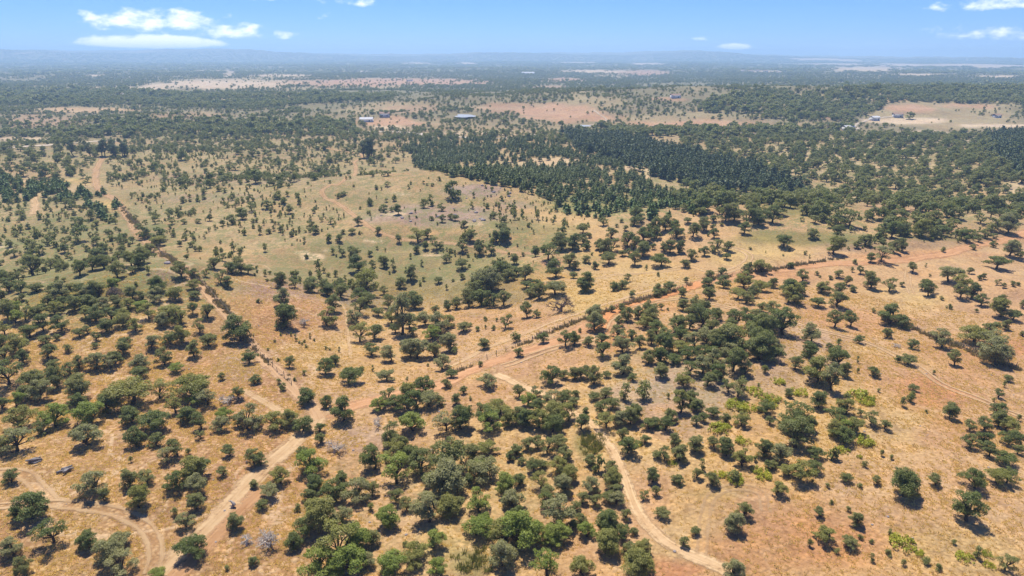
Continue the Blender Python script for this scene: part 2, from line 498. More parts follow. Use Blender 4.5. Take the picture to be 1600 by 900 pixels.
# soil patches: centre pixel, half sizes in pixels, colour, strength (projected once on to the ground)
SOIL = [
    (960, 318, 130, 20, GREEN, .8), (1300, 330, 120, 16, GREEN, .35), 
    (650, 420, 330, 75, OLIVE, .95), (420, 330, 280, 70, FIELD, .5), (150, 400, 190, 90, OLIVE, .9), (120, 450, 150, 50, GREEN, .6), (60, 370, 90, 30, GREEN, .3),
    (640, 440, 180, 24, GREEN, .4), (760, 410, 90, 16, GREEN, .4), (860, 370, 60, 25, GREEN, .5), (540, 400, 160, 22, GREEN, .25),
    (640, 320, 120, 25, OLIVE, .6), (740, 345, 80, 15, GREEN, .5), (690, 338, 120, 16, MAUVE, .9), (745, 300, 60, 12, MAUVE, 1.0), (800, 320, 40, 8, MAUVE, .6),
    (460, 500, 130, 60, PINK, .7), (420, 455, 90, 18, MAUVE, .6), (560, 460, 60, 16, MAUVE, .45), (520, 560, 120, 30, GOLD, .45),
    (1000, 440, 230, 55, GOLD, .55), (1100, 360, 110, 25, STRAW, .7), (1180, 390, 90, 25, GOLD, .8), (930, 470, 80, 25, GOLD, .7),
    (1400, 465, 120, 22, GOLD, .7), (1420, 560, 100, 28, GOLD, .45), (1380, 420, 250, 40, STRAW, .5), (1300, 475, 160, 30, PINK, .35),
    (250, 430, 55, 22, BROWN, .85), (215, 470, 60, 20, BROWN, .4),
    (70, 520, 60, 10, SCRUB, .0), (1290, 350, 130, 12, SCRUB, .0),
    (1260, 372, 120, 14, SCRUB, .75), (1440, 380, 80, 14, BROWN, .55), (1480, 372, 70, 8, SCRUB, .6), (1350, 385, 80, 10, BROWN, .5), (1235, 328, 60, 10, SCRUB, .7),
    (1060, 620, 90, 60, GREYP, .7), (1000, 610, 60, 30, GREYP, .6), (1120, 560, 120, 60, MAUVE, .35), (1250, 560, 90, 50, GREYP, .5), (1380, 590, 60, 40, PINK, .6),
    (1450, 620, 70, 35, RED, .55), (1480, 690, 60, 40, RED, .35), (1240, 850, 150, 60, RED, .45), (1060, 890, 60, 22, RED, .8), (1190, 800, 70, 40, PINK, .5), (1570, 540, 60, 20, RED, .4),
    (1030, 650, 60, 40, PINK, .5), (950, 790, 90, 90, PINK, .55), (1010, 780, 40, 60, PINK, .5), (740, 620, 110, 40, PINK, .6), (830, 560, 120, 30, PINK, .5),
    (1000, 480, 70, 14, RED, .45), (960, 515, 25, 30, RED, .4), (1120, 460, 90, 10, PINK, .5),
    (100, 750, 200, 90, STRAW, .9), (120, 570, 140, 40, STRAW, .7), (300, 800, 90, 60, STRAW, .6), (560, 690, 60, 25, MAUVE, .5), (440, 880, 60, 40, STRAW, .8),
    (400, 600, 60, 40, PINK, .5), (370, 570, 50, 30, GREYP, .5), (700, 860, 60, 40, GOLD, .4), (745, 880, 40, 24, GREEN, .75), (920, 690, 22, 22, SCRUB, .75),
    (1400, 790, 160, 50, PINK, .5), (1500, 870, 120, 40, GOLD, .4), (1330, 860, 90, 40, RED, .2), (1480, 560, 120, 40, RED, .2), (1330, 500, 120, 22, RED, .25), (1200, 430, 130, 10, RED, .35), (1420, 400, 160, 9, RED, .4), (1120, 770, 60, 12, GREEN, .25), (1420, 730, 140, 40, PINK, .4),
    (485, 404, 22, 6, SAND, 1.3), (470, 396, 14, 3.5, SAND, .9), (678, 399, 20, 2.5, SAND, 1), (590, 376, 22, 2.5, SAND, .9), (510, 392, 8, 3, SAND, .7), (630, 302, 16, 2, SAND, .8),
    (68, 446, 12, 8, SAND, .8), (60, 400, 14, 5, SAND, .7), (10, 385, 14, 10, SAND, .7), (620, 335, 18, 3, SAND, .7), (745, 350, 18, 4, SAND, .6), (870, 408, 24, 10, PINK, 1.),
    (170, 320, 28, 9, GOLD, .8), (130, 285, 40, 6, GOLD, .6), (60, 300, 70, 20, SAND, .25), (330, 310, 90, 10, MAUVE, .35), (450, 240, 120, 10, BROWN, .4), (380, 280, 160, 12, MAUVE, .35),
    (860, 255, 80, 9, SAND, .7), (985, 262, 24, 7, SAND, .9), (1010, 272, 10, 9, SAND, .9), (930, 270, 22, 4, SAND, .9), (1330, 250, 190, 26, SAND, .45), (1310, 305, 60, 10, SAND, .5), (1500, 300, 120, 10, STRAW, .4),
    (1590, 285, 16, 26, SAND, .5), (1390, 330, 110, 14, PINK, .6),
    (1440, 209, 46, 8, SAND, 1.2), (1490, 222, 40, 6, SAND, .9), (1415, 189, 60, 6, SAND, 1.2), (1560, 196, 60, 3.5, SAND, 1), (1420, 170, 40, 6, PINK, .9), (1320, 160, 12, 6, SAND, .9), (1300, 184, 20, 4, PINK, .8),
    (870, 175, 100, 13, PINK, .9), (1090, 195, 110, 9, PINK, .85), (900, 185, 60, 9, PINK, .8), (640, 170, 60, 8, PINK, .5), (610, 190, 60, 8, PINK, .9), (610, 200, 40, 4, SAND, .9), (745, 208, 60, 4, SAND, .7), (800, 168, 60, 10, PINK, .6),
    (60, 190, 90, 16, PINK, .5), (140, 172, 90, 5, STRAW, .9), (40, 218, 70, 4, SAND, .9), (240, 190, 30, 7, SCRUB, .7), (250, 223, 90, 3, PINK, .7), (300, 180, 80, 6, PINK, .4),
    (340, 132, 120, 8, SAND, .9), (190, 139, 80, 4, SAND, .9), (360, 152, 30, 5, SAND, 1), (240, 136, 20, 5, SAND, .7), (640, 128, 150, 7, PINK, .9), (520, 130, 100, 6, PINK, .7), (440, 118, 60, 2.5, SAND, .7), (360, 115, 14, 6, SAND, .5),
    (930, 112, 60, 3, SAND, .9), (1010, 114, 50, 5, PINK, .8), (1010, 100, 40, 2, SAND, .9), (650, 99, 26, 2, SAND, .9), (730, 99, 18, 2, SAND, .9), (900, 98, 50, 1.5, SAND, .6), (880, 125, 50, 4, PINK, .7), (860, 137, 50, 4, PINK, .6),
    (1350, 108, 70, 5, SAND, .8), (1440, 117, 50, 2, SAND, .9), (1560, 120, 40, 2.5, SAND, .9), (1410, 102, 30, 1.5, SAND, .9), (1500, 135, 30, 3, SAND, .9), (1540, 105, 40, 1.5, SAND, .6), (1190, 112, 40, 2, SAND, .6), (330, 111, 30, 1.5, SAND, .6), (150, 118, 20, 1.5, SAND, .8),
    (560, 112, 30, 1.5, SAND, .5), (1050, 155, 30, 4, PINK, .6), (1390, 157, 30, 5, PINK, .7), (1520, 166, 60, 5, PINK, .8),
]


def soil_colour(x, y, z):
    px, py, dep = to_px(x, y, z)
    r = np.hypot(x, y)
    n = len(x)
    wx = (vnoise(x, y, 26, 5) - .5); wy = (vnoise(x, y, 26, 9) - .5)
    base = STRAW[None] * .55 + PINK[None] * .45
    c = np.repeat(base, n, 0)
    nb = vnoise(x, y, 60, 21)[:, None]
    c = c * (1 - .5 * sstep(.45, .7, nb)) + GOLD[None] * .5 * sstep(.45, .7, nb)
    # mid distance: duller field, then scrubby forest floor
    f = sstep(240, 420, r)[:, None]
    c = c * (1 - f) + f * (FIELD * .8 + PINK * .2)[None]
    f = sstep(520, 900, r)[:, None]
    nz = vnoise(x, y * .6, 420, 33)[:, None]
    nz2 = vnoise(x, y * .7, 90, 44)[:, None]
    far = FLOOR[None] + (FIELD[None] - FLOOR[None]) * sstep(.55, .64, .6 * nz + .4 * nz2)
    c = c * (1 - f) + far * f
    f = sstep(2500, 4500, r)[:, None]
    nz = vnoise(x, y * .45, 1100, 57)[:, None]
    far = FLOOR[None] * .9 + (SAND[None] * .85 - FLOOR[None] * .9) * sstep(.66, .76, nz)
    c = c * (1 - f) + far * f
    for (cx, cy, rx, ry, colr, s) in SOIL:
        if s <= 0: continue
        sel = (np.abs(px - cx) < rx * 2.4) & (np.abs(py - cy) < ry * 2.4) & (y > 10)
        if not sel.any(): continue
        q = np.hypot((px[sel] - cx) / rx + wx[sel] * 1.3, (py[sel] - cy) / ry + wy[sel] * 1.3)
        w = np.clip(s * (1 - sstep(.55, 1.15, q)), 0, 1)[:, None]
        c[sel] = c[sel] * (1 - w) + colr[None] * w
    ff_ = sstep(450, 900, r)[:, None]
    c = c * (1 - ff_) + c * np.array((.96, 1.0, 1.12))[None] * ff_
    return np.clip(c * np.array((.88, .86, .80)), .01, .9)


def build_ground():
    az = np.radians(np.concatenate([np.linspace(-78, -44, 30)[:-1], np.linspace(-44, 44, 520), np.linspace(44, 78, 30)[1:]]))
    rr = np.concatenate([np.geomspace(22, 95, 60)[:-1], np.geomspace(95, 600, 330)[:-1], np.geomspace(600, 13400, 230)])
    A, RR = np.meshgrid(az, rr)
    x = (np.sin(A) * RR).ravel(); y = (np.cos(A) * RR).ravel()
    z = H(x, y)
    nr, na = len(rr), len(az)
    i = np.arange(nr * na).reshape(nr, na)
    q = np.stack([i[:-1, :-1], i[:-1, 1:], i[1:, 1:], i[1:, :-1]], -1).reshape(-1, 4)[:, ::-1]
    me = mesh_np('ground', np.stack([x, y, z], -1), q, [M['ground']])
    me.polygons.foreach_set('use_smooth', np.ones(len(q), bool))
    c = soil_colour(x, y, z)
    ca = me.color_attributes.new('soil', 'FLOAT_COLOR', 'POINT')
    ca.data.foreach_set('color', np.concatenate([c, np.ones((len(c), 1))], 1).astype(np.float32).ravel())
    px, py, dep = to_px(x, y, z)
    tf = (1 - sstep(180, 320, np.hypot(x, y))) * (.35 + .65 * (1 - sstep(430, 560, px)))
    ta = me.attributes.new('tuft', 'FLOAT', 'POINT'); ta.data.foreach_set('value', tf.astype(np.float32))
    sc_ = np.zeros(len(x))
    wob = (vnoise(x, y, 30, 15) - .5)
    for (cx, cy, rx, ry, v) in [(480, 330, 420, 110, .75), (700, 400, 220, 50, .9), (120, 410, 230, 110, 1.0), (960, 320, 160, 26, 1.0), (1300, 270, 330, 60, .8), (1320, 350, 230, 30, .8), (300, 240, 420, 30, .8), (1060, 600, 130, 70, .3), (700, 800, 280, 120, .3)]:
        q = np.hypot((px - cx) / rx, (py - cy) / ry) + wob * .8
        sc_ = np.maximum(sc_, v * (1 - sstep(.7, 1.1, q)))
    sc_ = np.where(y > 10, sc_, 0) * (1 - .6 * sstep(900, 1600, np.hypot(x, y)))
    sc_ = np.maximum(sc_, .5 * sstep(800, 1400, np.hypot(x, y)))
    sc_ *= 1 - sstep(.27, .36, c[:, 0]) * sstep(600, 900, np.hypot(x, y))
    sa = me.attributes.new('scrub', 'FLOAT', 'POINT'); sa.data.foreach_set('value', sc_.astype(np.float32))
    o = link('ground', me); tag(o, 'dry straw and red earth slopes running to the horizon', kind='structure')
    return o


build_ground()

# ------------------------------------------------------------------ dirt roads and tracks
PALE = (.53, .36, .19); PALE2 = (.50, .315, .165); ORG = (.50, .235, .095); DUST = (.54, .40, .26)
TRACK_LINES = []


def track(name, label, pts, width, col, kind, amt=1.0, lift=.07):
    P = at_px([p[0] for p in pts], [p[1] for p in pts])[:, :2]
    # Catmull-Rom through the points
    Q = np.vstack([2 * P[0] - P[1], P, 2 * P[-1] - P[-2]])
    out = []
    for i in range(1, len(Q) - 2):
        n = max(3, int(np.linalg.norm(Q[i + 1] - Q[i]) / 1.6))
        n = min(n, 160)
        for s in np.linspace(0, 1, n, endpoint=False):
            out.append(.5 * (2 * Q[i] + (Q[i + 1] - Q[i - 1]) * s + (2 * Q[i - 1] - 5 * Q[i] + 4 * Q[i + 1] - Q[i + 2]) * s * s + (3 * Q[i] - Q[i - 1] - 3 * Q[i + 1] + Q[i + 2]) * s ** 3))
    out.append(P[-1]); C = np.array(out)
    TRACK_LINES.append((C, width))
    T = np.gradient(C, axis=0); T /= np.maximum(np.linalg.norm(T, axis=1, keepdims=True), 1e-6)
    Nn = np.stack([-T[:, 1], T[:, 0]], -1)
    L = np.concatenate([[0], np.cumsum(np.linalg.norm(np.diff(C, axis=0), axis=1))])
    k = 9; us = np.linspace(0, 1, k)
    V = []; UV = []
    dist = np.hypot(C[:, 0], C[:, 1])
    for j, u in enumerate(us):
        p = C + Nn * ((u - .5) * width)
        zz = H(p[:, 0], p[:, 1]) + lift + np.maximum(dist - 300, 0) * .0006
        V.append(np.stack([p[:, 0], p[:, 1], zz], -1)); UV.append(np.stack([np.full(len(L), u), L], -1))
    V = np.stack(V, 1).reshape(-1, 3); UV = np.stack(UV, 1).reshape(-1, 2)
    i = np.arange(len(C) * k).reshape(len(C), k)
    q = np.stack([i[:-1, :-1], i[:-1, 1:], i[1:, 1:], i[1:, :-1]], -1).reshape(-1, 4)[:, ::-1]
    key = (col, kind, amt)
    if key not in track.mats: track.mats[key] = track_material('dirt_' + kind, col, kind, amt)
    me = mesh_np(name, V, q, [track.mats[key]])
    uvl = me.uv_layers.new(name='track')
    li = np.zeros(len(me.loops), np.int32); me.loops.foreach_get('vertex_index', li)
    uvl.data.foreach_set('uv', UV[li].astype(np.float32).ravel())
    me.polygons.foreach_set('use_smooth', np.ones(len(q), bool))
    tag(link(name, me), label, kind='structure')


track.mats = {}
track('dirt_road', 'pale sandy road descending to the lower left corner', [(505, 640), (492, 662), (468, 682), (440, 708), (402, 742), (362, 785), (318, 832), (272, 876), (235, 915)], 5.2, PALE, 'road', .85, lift=.07)
track('dirt_road', 'orange lane beside the pale road at lower left', [(408, 765), (372, 802), (336, 840), (300, 876), (262, 915)], 3.8, (.48, .27, .13), 'road', .7, lift=.075)
track('dirt_road', 'straight orange dirt track along the left hedge line', [(300, 432), (318, 450), (345, 480), (368, 508), (392, 540), (420, 568), (450, 598), (484, 630), (500, 655)], 5.0, PALE2, 'road', .85, lift=.08)
track('dirt_road', 'far stretch of the straight track left of the hedge', [(160, 246), (150, 268), (152, 292), (180, 312), (193, 330), (205, 346), (213, 362), (246, 390), (268, 405), (290, 422), (304, 436)], 5.5, PALE2, 'road', .7)
track('dirt_road', 'wide dusty road running under the long wire fence', [(500, 650), (560, 632), (620, 618), (690, 600), (740, 578), (800, 556), (850, 540), (900, 520), (945, 492), (985, 474), (1035, 462), (1085, 446), (1120, 437), (1200, 424), (1280, 414), (1380, 408), (1480, 396), (1560, 378), (1620, 360)], 6.5, (.50, .275, .135), 'road', .9, lift=.06)
track('dirt_road', 'orange bend of bare earth below the fence corner', [(935, 520), (950, 492), (985, 475), (1035, 463), (1078, 450), (1094, 441)], 6.0, ORG, 'road', 1.0, lift=.09)
track('wheel_track', 'twin pale ruts curving over the open right slope', [(785, 572), (830, 556), (862, 545), (905, 535), (948, 522), (962, 500), (995, 480), (1040, 469), (1085, 469), (1130, 479), (1180, 494), (1250, 508), (1300, 521), (1345, 532), (1390, 551), (1425, 568), (1458, 592), (1495, 611), (1545, 630), (1610, 655)], 3.4, PALE, 'rut', .75, lift=.12)
track('dirt_road', 'sandy track curving down through the right of centre', [(775, 585), (815, 603), (862, 622), (905, 650), (930, 668), (950, 695), (966, 722), (977, 750), (986, 777), (1000, 806), (1020, 828), (1042, 848), (1070, 863), (1100, 876), (1134, 891), (1165, 912)], 2.9, PALE, 'road', 1.0, lift=.09)
track('wheel_track', 'faint looping ruts beside the curving sandy track', [(1096, 868), (1098, 840), (1100, 815), (1105, 792), (1114, 774), (1135, 763), (1165, 762), (1190, 772), (1196, 800)], 2.6, PALE, 'rut', .4, lift=.1)
track('wheel_track', 'curving ruts through the straw at lower left', [(-10, 738), (25, 738), (45, 746), (62, 764), (85, 785), (125, 790), (165, 796), (202, 808), (227, 824), (241, 846), (243, 872), (236, 896)], 3.6, PALE, 'rut', .7, lift=.1)
track('wheel_track', 'ruts joining the left straw clearing from the edge', [(-10, 792), (30, 788), (62, 787), (95, 787)], 3.0, PALE, 'rut', .8, lift=.11)
track('dirt_road', 'thin winding track across the green valley field', [(495, 230), (530, 236), (560, 240), (566, 246), (553, 254), (556, 264), (540, 279), (515, 290), (503, 298), (509, 310), (526, 317), (551, 335), (573, 352), (597, 365), (626, 374), (652, 377), (700, 380), (752, 387), (778, 392), (820, 396), (880, 398)], 3.6, PALE2, 'road', .7)
track('wheel_track', 'sandy oval of ruts on the straw ridge', [(1080, 415), (1110, 424), (1145, 421), (1168, 408), (1170, 398), (1152, 389), (1120, 384)], 4.0, PALE, 'rut', .9)
track('wheel_track', 'faint ruts crossing the straw slope above the fence', [(830, 448), (870, 438), (925, 435), (975, 429), (1028, 425), (1075, 415)], 3.6, PALE, 'rut', .8)
track('wheel_track', 'ruts on the upper side of the long wire fence', [(700, 574), (760, 545), (830, 518), (880, 498), (940, 478), (1000, 458), (1060, 440)], 2.2, PALE, 'road', .8)
track('wheel_track', 'narrow footpath up the small valley left of centre', [(548, 560), (545, 530), (542, 505), (540, 485), (525, 470)], 1.4, PALE, 'road', .8)
track('wheel_track', 'faint path crossing the bare slope left of centre', [(480, 520), (515, 512), (555, 528), (600, 545), (640, 572)], 1.5, PALE, 'road', .6)
track('wheel_track', 'pale cattle path along the lower road junction', [(380, 610), (420, 632), (460, 655), (480, 668)], 2.6, PALE, 'road', .8)
track('wheel_track', 'short ruts on the open slope at far right', [(1420, 418), (1418, 440), (1425, 460)], 3.0, PALE, 'rut', .8)
track('dirt_road', 'short pale path among the trees at far left', [(40, 282), (48, 298), (55, 318), (54, 335)], 5.5, PALE, 'road', .8)
track('dirt_road', 'pale road crossing the plain at far left', [(-20, 234), (40, 229), (90, 226), (140, 222), (190, 221)], 8.0, (.55, .45, .33), 'road', .9)
track('dirt_road', 'pale country road passing behind the plantation', [(510, 208), (560, 206), (610, 206), (640, 208), (690, 212), (745, 216), (800, 215), (835, 210)], 7.5, (.58, .50, .40), 'road', .9)
track('dirt_road', 'pale country road at far right of the plain', [(1060, 204), (1120, 207), (1180, 209), (1230, 210)], 7.5, (.58, .50, .40), 'road', .9)
track('dirt_road', 'pale winding path over the distant brown hill', [(905, 197), (940, 192), (947, 186), (935, 178), (928, 172)], 3.6, (.50, .40, .28), 'road', .8)
track('dirt_road', 'light road bending towards the distant farm', [(1318, 204), (1340, 202), (1335, 197), (1350, 190), (1380, 184), (1410, 181)], 5.0, (.50, .42, .32), 'road', .8)

# ------------------------------------------------------------------ plant meshes
def tube(path, radii, sides=6):
    path = np.asarray(path, float); V = []; Fc = []
    for i, p in enumerate(path):
        t = path[min(i + 1, len(path) - 1)] - path[max(i - 1, 0)]
        t = t / (np.linalg.norm(t) + 1e-9)
        u = np.cross(t, [0, 1, 0] if abs(t[1]) < .9 else [1, 0, 0]); u /= np.linalg.norm(u); v = np.cross(t, u)
        for k in range(sides):
            a = 2 * math.pi * k / sides
            V.append(p + radii[i] * (math.cos(a) * u + math.sin(a) * v))
    for i in range(len(path) - 1):
        for k in range(sides):
            a, b = i * sides + k, i * sides + (k + 1) % sides
            Fc.append((a, b, b + sides, a + sides))
    return np.array(V), np.array(Fc)


def join(parts):
    V = []; Q = []; o = 0
    for v, q in parts:
        V.append(v); Q.append(np.asarray(q) + o); o += len(v)
    return np.concatenate(V), np.concatenate(Q)


def leaves(clumps, n_area, size, g, droop=.15, aspect=.62):
    """leaf sprays (quads) spread through ellipsoid clumps, denser towards the outside"""
    cs = []; ds = []
    for (c, rad) in clumps:
        rad = np.asarray(rad, float)
        n = max(8, int(n_area * (rad[0] * rad[1] + rad[0] * rad[2] + rad[1] * rad[2]) / 3))
        d = g.normal(size=(n, 3)); d /= np.linalg.norm(d, axis=1, keepdims=True)
        d[:, 2] = np.where(d[:, 2] < -.45, -d[:, 2] * .6, d[:, 2])
        s = g.uniform(.45, 1.05, n) ** .6
        # lumpy surface
        s *= 1 + .16 * np.sin(d[:, 0] * 5 + c[0] * 3) * np.cos(d[:, 1] * 5 + c[1] * 2)
        cs.append(np.asarray(c)[None] + d * rad[None] * s[:, None]); ds.append(d)
    C = np.concatenate(cs); D = np.concatenate(ds); n = len(C)
    N = D * .75 + g.normal(size=(n, 3)) * .5 + np.array([0, 0, .75])
    N /= np.linalg.norm(N, axis=1, keepdims=True)
    T = np.cross(N, g.normal(size=(n, 3))); T /= np.linalg.norm(T, axis=1, keepdims=True) + 1e-9
    B = np.cross(N, T)
    sz = size * g.uniform(.65, 1.3, n)[:, None]
    a = T * sz * .5; b = B * sz * .5 * aspect
    bend = N * sz * droop
    V = np.stack([C - a - bend, C + b, C + a - bend, C - b], 1).reshape(-1, 3)
    Q = np.arange(4 * n).reshape(n, 4)
    return V, Q


def oak_parts(g, form, lod=0):
    """one oak with a crown about 8 m wide standing on the origin; returns (trunk v,q), (crown v,q)"""
    W = 8.0
    if form == 'flat-topped': hb, ht, nc, sp, fl = .27, .64, 17, .38, .68
    elif form == 'rounded': hb, ht, nc, sp, fl = .20, .88, 20, .30, .88
    elif form == 'tall': hb, ht, nc, sp, fl = .32, 1.3, 16, .27, .95
    elif form == 'open': hb, ht, nc, sp, fl = .28, .84, 13, .38, .78
    elif form == 'bushy': hb, ht, nc, sp, fl = .14, .74, 16, .30, .9
    elif form == 'lopsided': hb, ht, nc, sp, fl = .24, .88, 16, .34, .82
    else: hb, ht, nc, sp, fl = .22, .76, 17, .35, .82      # spreading
    cl = []
    lean = g.normal(size=2) * .05 * W
    if form == 'lopsided': lean = np.array([.14, .05]) * W * g.choice([-1, 1])
    for i in range(nc):
        a = i * 2.399 + g.uniform(-.5, .5)
        rr = sp * math.sqrt((i + .35) / nc) * g.uniform(.82, 1.15)
        k = rr / sp
        zt = hb + (ht - hb) * (1 - .55 * k * k) * g.uniform(.72, 1.06) if i % 3 else hb + (ht - hb) * g.uniform(.05, .55) * (1.1 - k * .5)
        rad = W * g.uniform(.095, .175) * (1.12 if form in ('rounded', 'flat-topped') else 1.0)
        c = np.array([math.cos(a) * rr * W + lean[0] * (zt / ht), math.sin(a) * rr * W + lean[1] * (zt / ht), zt * W * .93 - rad * .3])
        cl.append((c, (rad * g.uniform(.9, 1.2), rad * g.uniform(.9, 1.2), rad * fl * g.uniform(.75, 1.05))))
    # small satellite sprays give the uneven outline
    for i in range(nc if lod == 0 else 4):
        c, r = cl[g.integers(len(cl))]
        d = g.normal(size=3); d[2] = abs(d[2]) * .5 - .1; d /= np.linalg.norm(d)
        rr = r[0] * g.uniform(.35, .55)
        cl.append((c + d * np.array(r) * 1.0, (rr, rr, rr * .75)))
    # trunk with limbs
    parts = []
    th = W * hb * g.uniform(.6, .85)
    sides = 7 if lod == 0 else 4
    k1 = g.normal(size=2) * .035 * W
    trunk = [(0, 0, -.6), (k1[0] * .2, k1[1] * .2, 0.0), (k1[0], k1[1], th * .55), (k1[0] * 1.2 + lean[0] * .15, k1[1] * 1.2 + lean[1] * .15, th)]
    r0 = W * g.uniform(.034, .045)
    parts.append(tube(trunk, [r0 * 1.5, r0 * 1.25, r0 * .95, r0 * .9], sides))
    top = np.array(trunk[-1])
    main = cl[:nc]
    for i, (c, r) in enumerate(main):
        if lod and i % 3: continue
        mid = top * .5 + c * .5 + g.normal(size=3) * .045 * W; mid[2] = top[2] * .55 + c[2] * .45
        rl = r0 * g.uniform(.35, .55)
        parts.append(tube([top - [0, 0, th * .12], mid, c + np.array([0, 0, -r[2] * .1])], [rl, rl * .7, rl * .22], 5 if lod == 0 else 3))
        if lod == 0:
            e = c + g.normal(size=3) * np.array(r) * .8
            parts.append(tube([mid, (mid + e) / 2 + g.normal(size=3) * .1, e], [rl * .55, rl * .4, rl * .12], 4))
    dens, size = {0: (270, .29), 1: (50, .64), 2: (10, 1.4)}[lod]
    if form == 'open': dens *= .8
    return join(parts), leaves(cl, dens, size, g)


def bush_parts(g, lod=0, tall=False):
    cl = []
    for i in range(8):
        a = g.uniform(0, 6.28); r = g.uniform(0, .32)
        z = g.uniform(.1, .5) * (1.9 if tall else 1)
        rad = g.uniform(.16, .26)
        cl.append((np.array([math.cos(a) * r, math.sin(a) * r, z]) * 3, np.array([rad, rad, rad * 1.05]) * 3))
    parts = []
    for c, r in cl[:5]:
        parts.append(tube([(0, 0, -.3), c * .5 + [0, 0, .1], c], [.07, .05, .02], 4 if lod == 0 else 3))
    return join(parts), leaves(cl, 170 if lod == 0 else 36, .30 if lod == 0 else .62, g)


def pine_parts(g, lod=1, hgt=6.0):
    cl = []
    n = 7
    for i in range(n):
        t = i / (n - 1); z = hgt * (.2 + .76 * t); r = hgt * .26 * (1 - t) ** .6 + .25
        for j in range(1 if t > .7 else 3):
            a = g.uniform(0, 6.28)
            cl.append((np.array([math.cos(a) * r * .45, math.sin(a) * r * .45, z + g.uniform(-.2, .2)]), (r * .75, r * .75, hgt * .10)))
    tr = tube([(0, 0, -.4), (0, 0, hgt * .5), (0, 0, hgt * .97)], [.13, .09, .02], 4)
    return tr, leaves(cl, 26, .75, g, .25)


def dead_parts(g, W=7.0, dense=1.0):
    parts = []

    def grow(p, d, L, r, depth):
        d = d / np.linalg.norm(d)
        q = p + d * L; m = (p + q) / 2 + g.normal(size=3) * L * .07
        parts.append(tube([p, m, q], [r, r * .82, r * .6], 6 if depth < 2 else 4 if depth < 3 else 3))
        if depth >= 6: return
        k = 3 if depth < 3 else 2
        for _ in range(k + (g.random() < .4 * dense)):
            nd = d * .75 + g.normal(size=3) * .62; nd[2] = nd[2] * .7 + .12
            grow(q if g.random() < .75 else m, nd, L * g.uniform(.62, .86), r * .62, depth + 1)
    grow(np.array([0, 0, -.4]), np.array([g.normal() * .12, g.normal() * .12, 1.]), W * .22, W * .06, 0)
    V, Q = join(parts)
    s = W / max(np.ptp(V[:, 0]), np.ptp(V[:, 1]))
    return V * np.array([s, s, min(s, 1.2)]), Q


FORMS = ['flat-topped', 'rounded', 'tall', 'open', 'lopsided', 'spreading']
OAKS = {}
for f in FORMS:
    OAKS[f] = []
    for k in range(4):
        g = np.random.default_rng(hash(f) % 1 + 100 * FORMS.index(f) + k)
        tr, cr = oak_parts(g, f, 0)
        wid = (np.ptp(cr[0][:, 0]) + np.ptp(cr[0][:, 1])) / 2
        OAKS[f].append((mesh_np('oak_trunk', tr[0], tr[1], [M['bark']]), mesh_np('oak_crown', cr[0], cr[1], [TONES['dark green']]), wid))
BUSHES = []
for k in range(6):
    tr, cr = bush_parts(np.random.default_rng(900 + k), 0, k % 2 == 1)
    wid = (np.ptp(cr[0][:, 0]) + np.ptp(cr[0][:, 1])) / 2
    BUSHES.append((mesh_np('bush_stem', tr[0], tr[1], [M['bark']]), mesh_np('bush_crown', cr[0], cr[1], [M['bush_leaf']]), wid))
DEADS = []
for k in range(4):
    v, q = dead_parts(np.random.default_rng(950 + k))
    DEADS.append(mesh_np('dead_branches', v, q, [M['deadwood']]))
GORSE = []
for k in range(3):
    g = np.random.default_rng(980 + k)
    cl = []
    for i in range(22):
        a = g.uniform(0, 6.28); r = math.sqrt(g.uniform(0, 1)) * 1.6
        rad = g.uniform(.22, .42)
        cl.append((np.array([math.cos(a) * r, math.sin(a) * r * .8, rad * .5]), (rad, rad, rad * .8)))
    v, q = leaves(cl, 330, .20, g)
    GORSE.append((mesh_np('gorse_crown', v, q, [M['gorse']]), np.ptp(v[:, 0])))

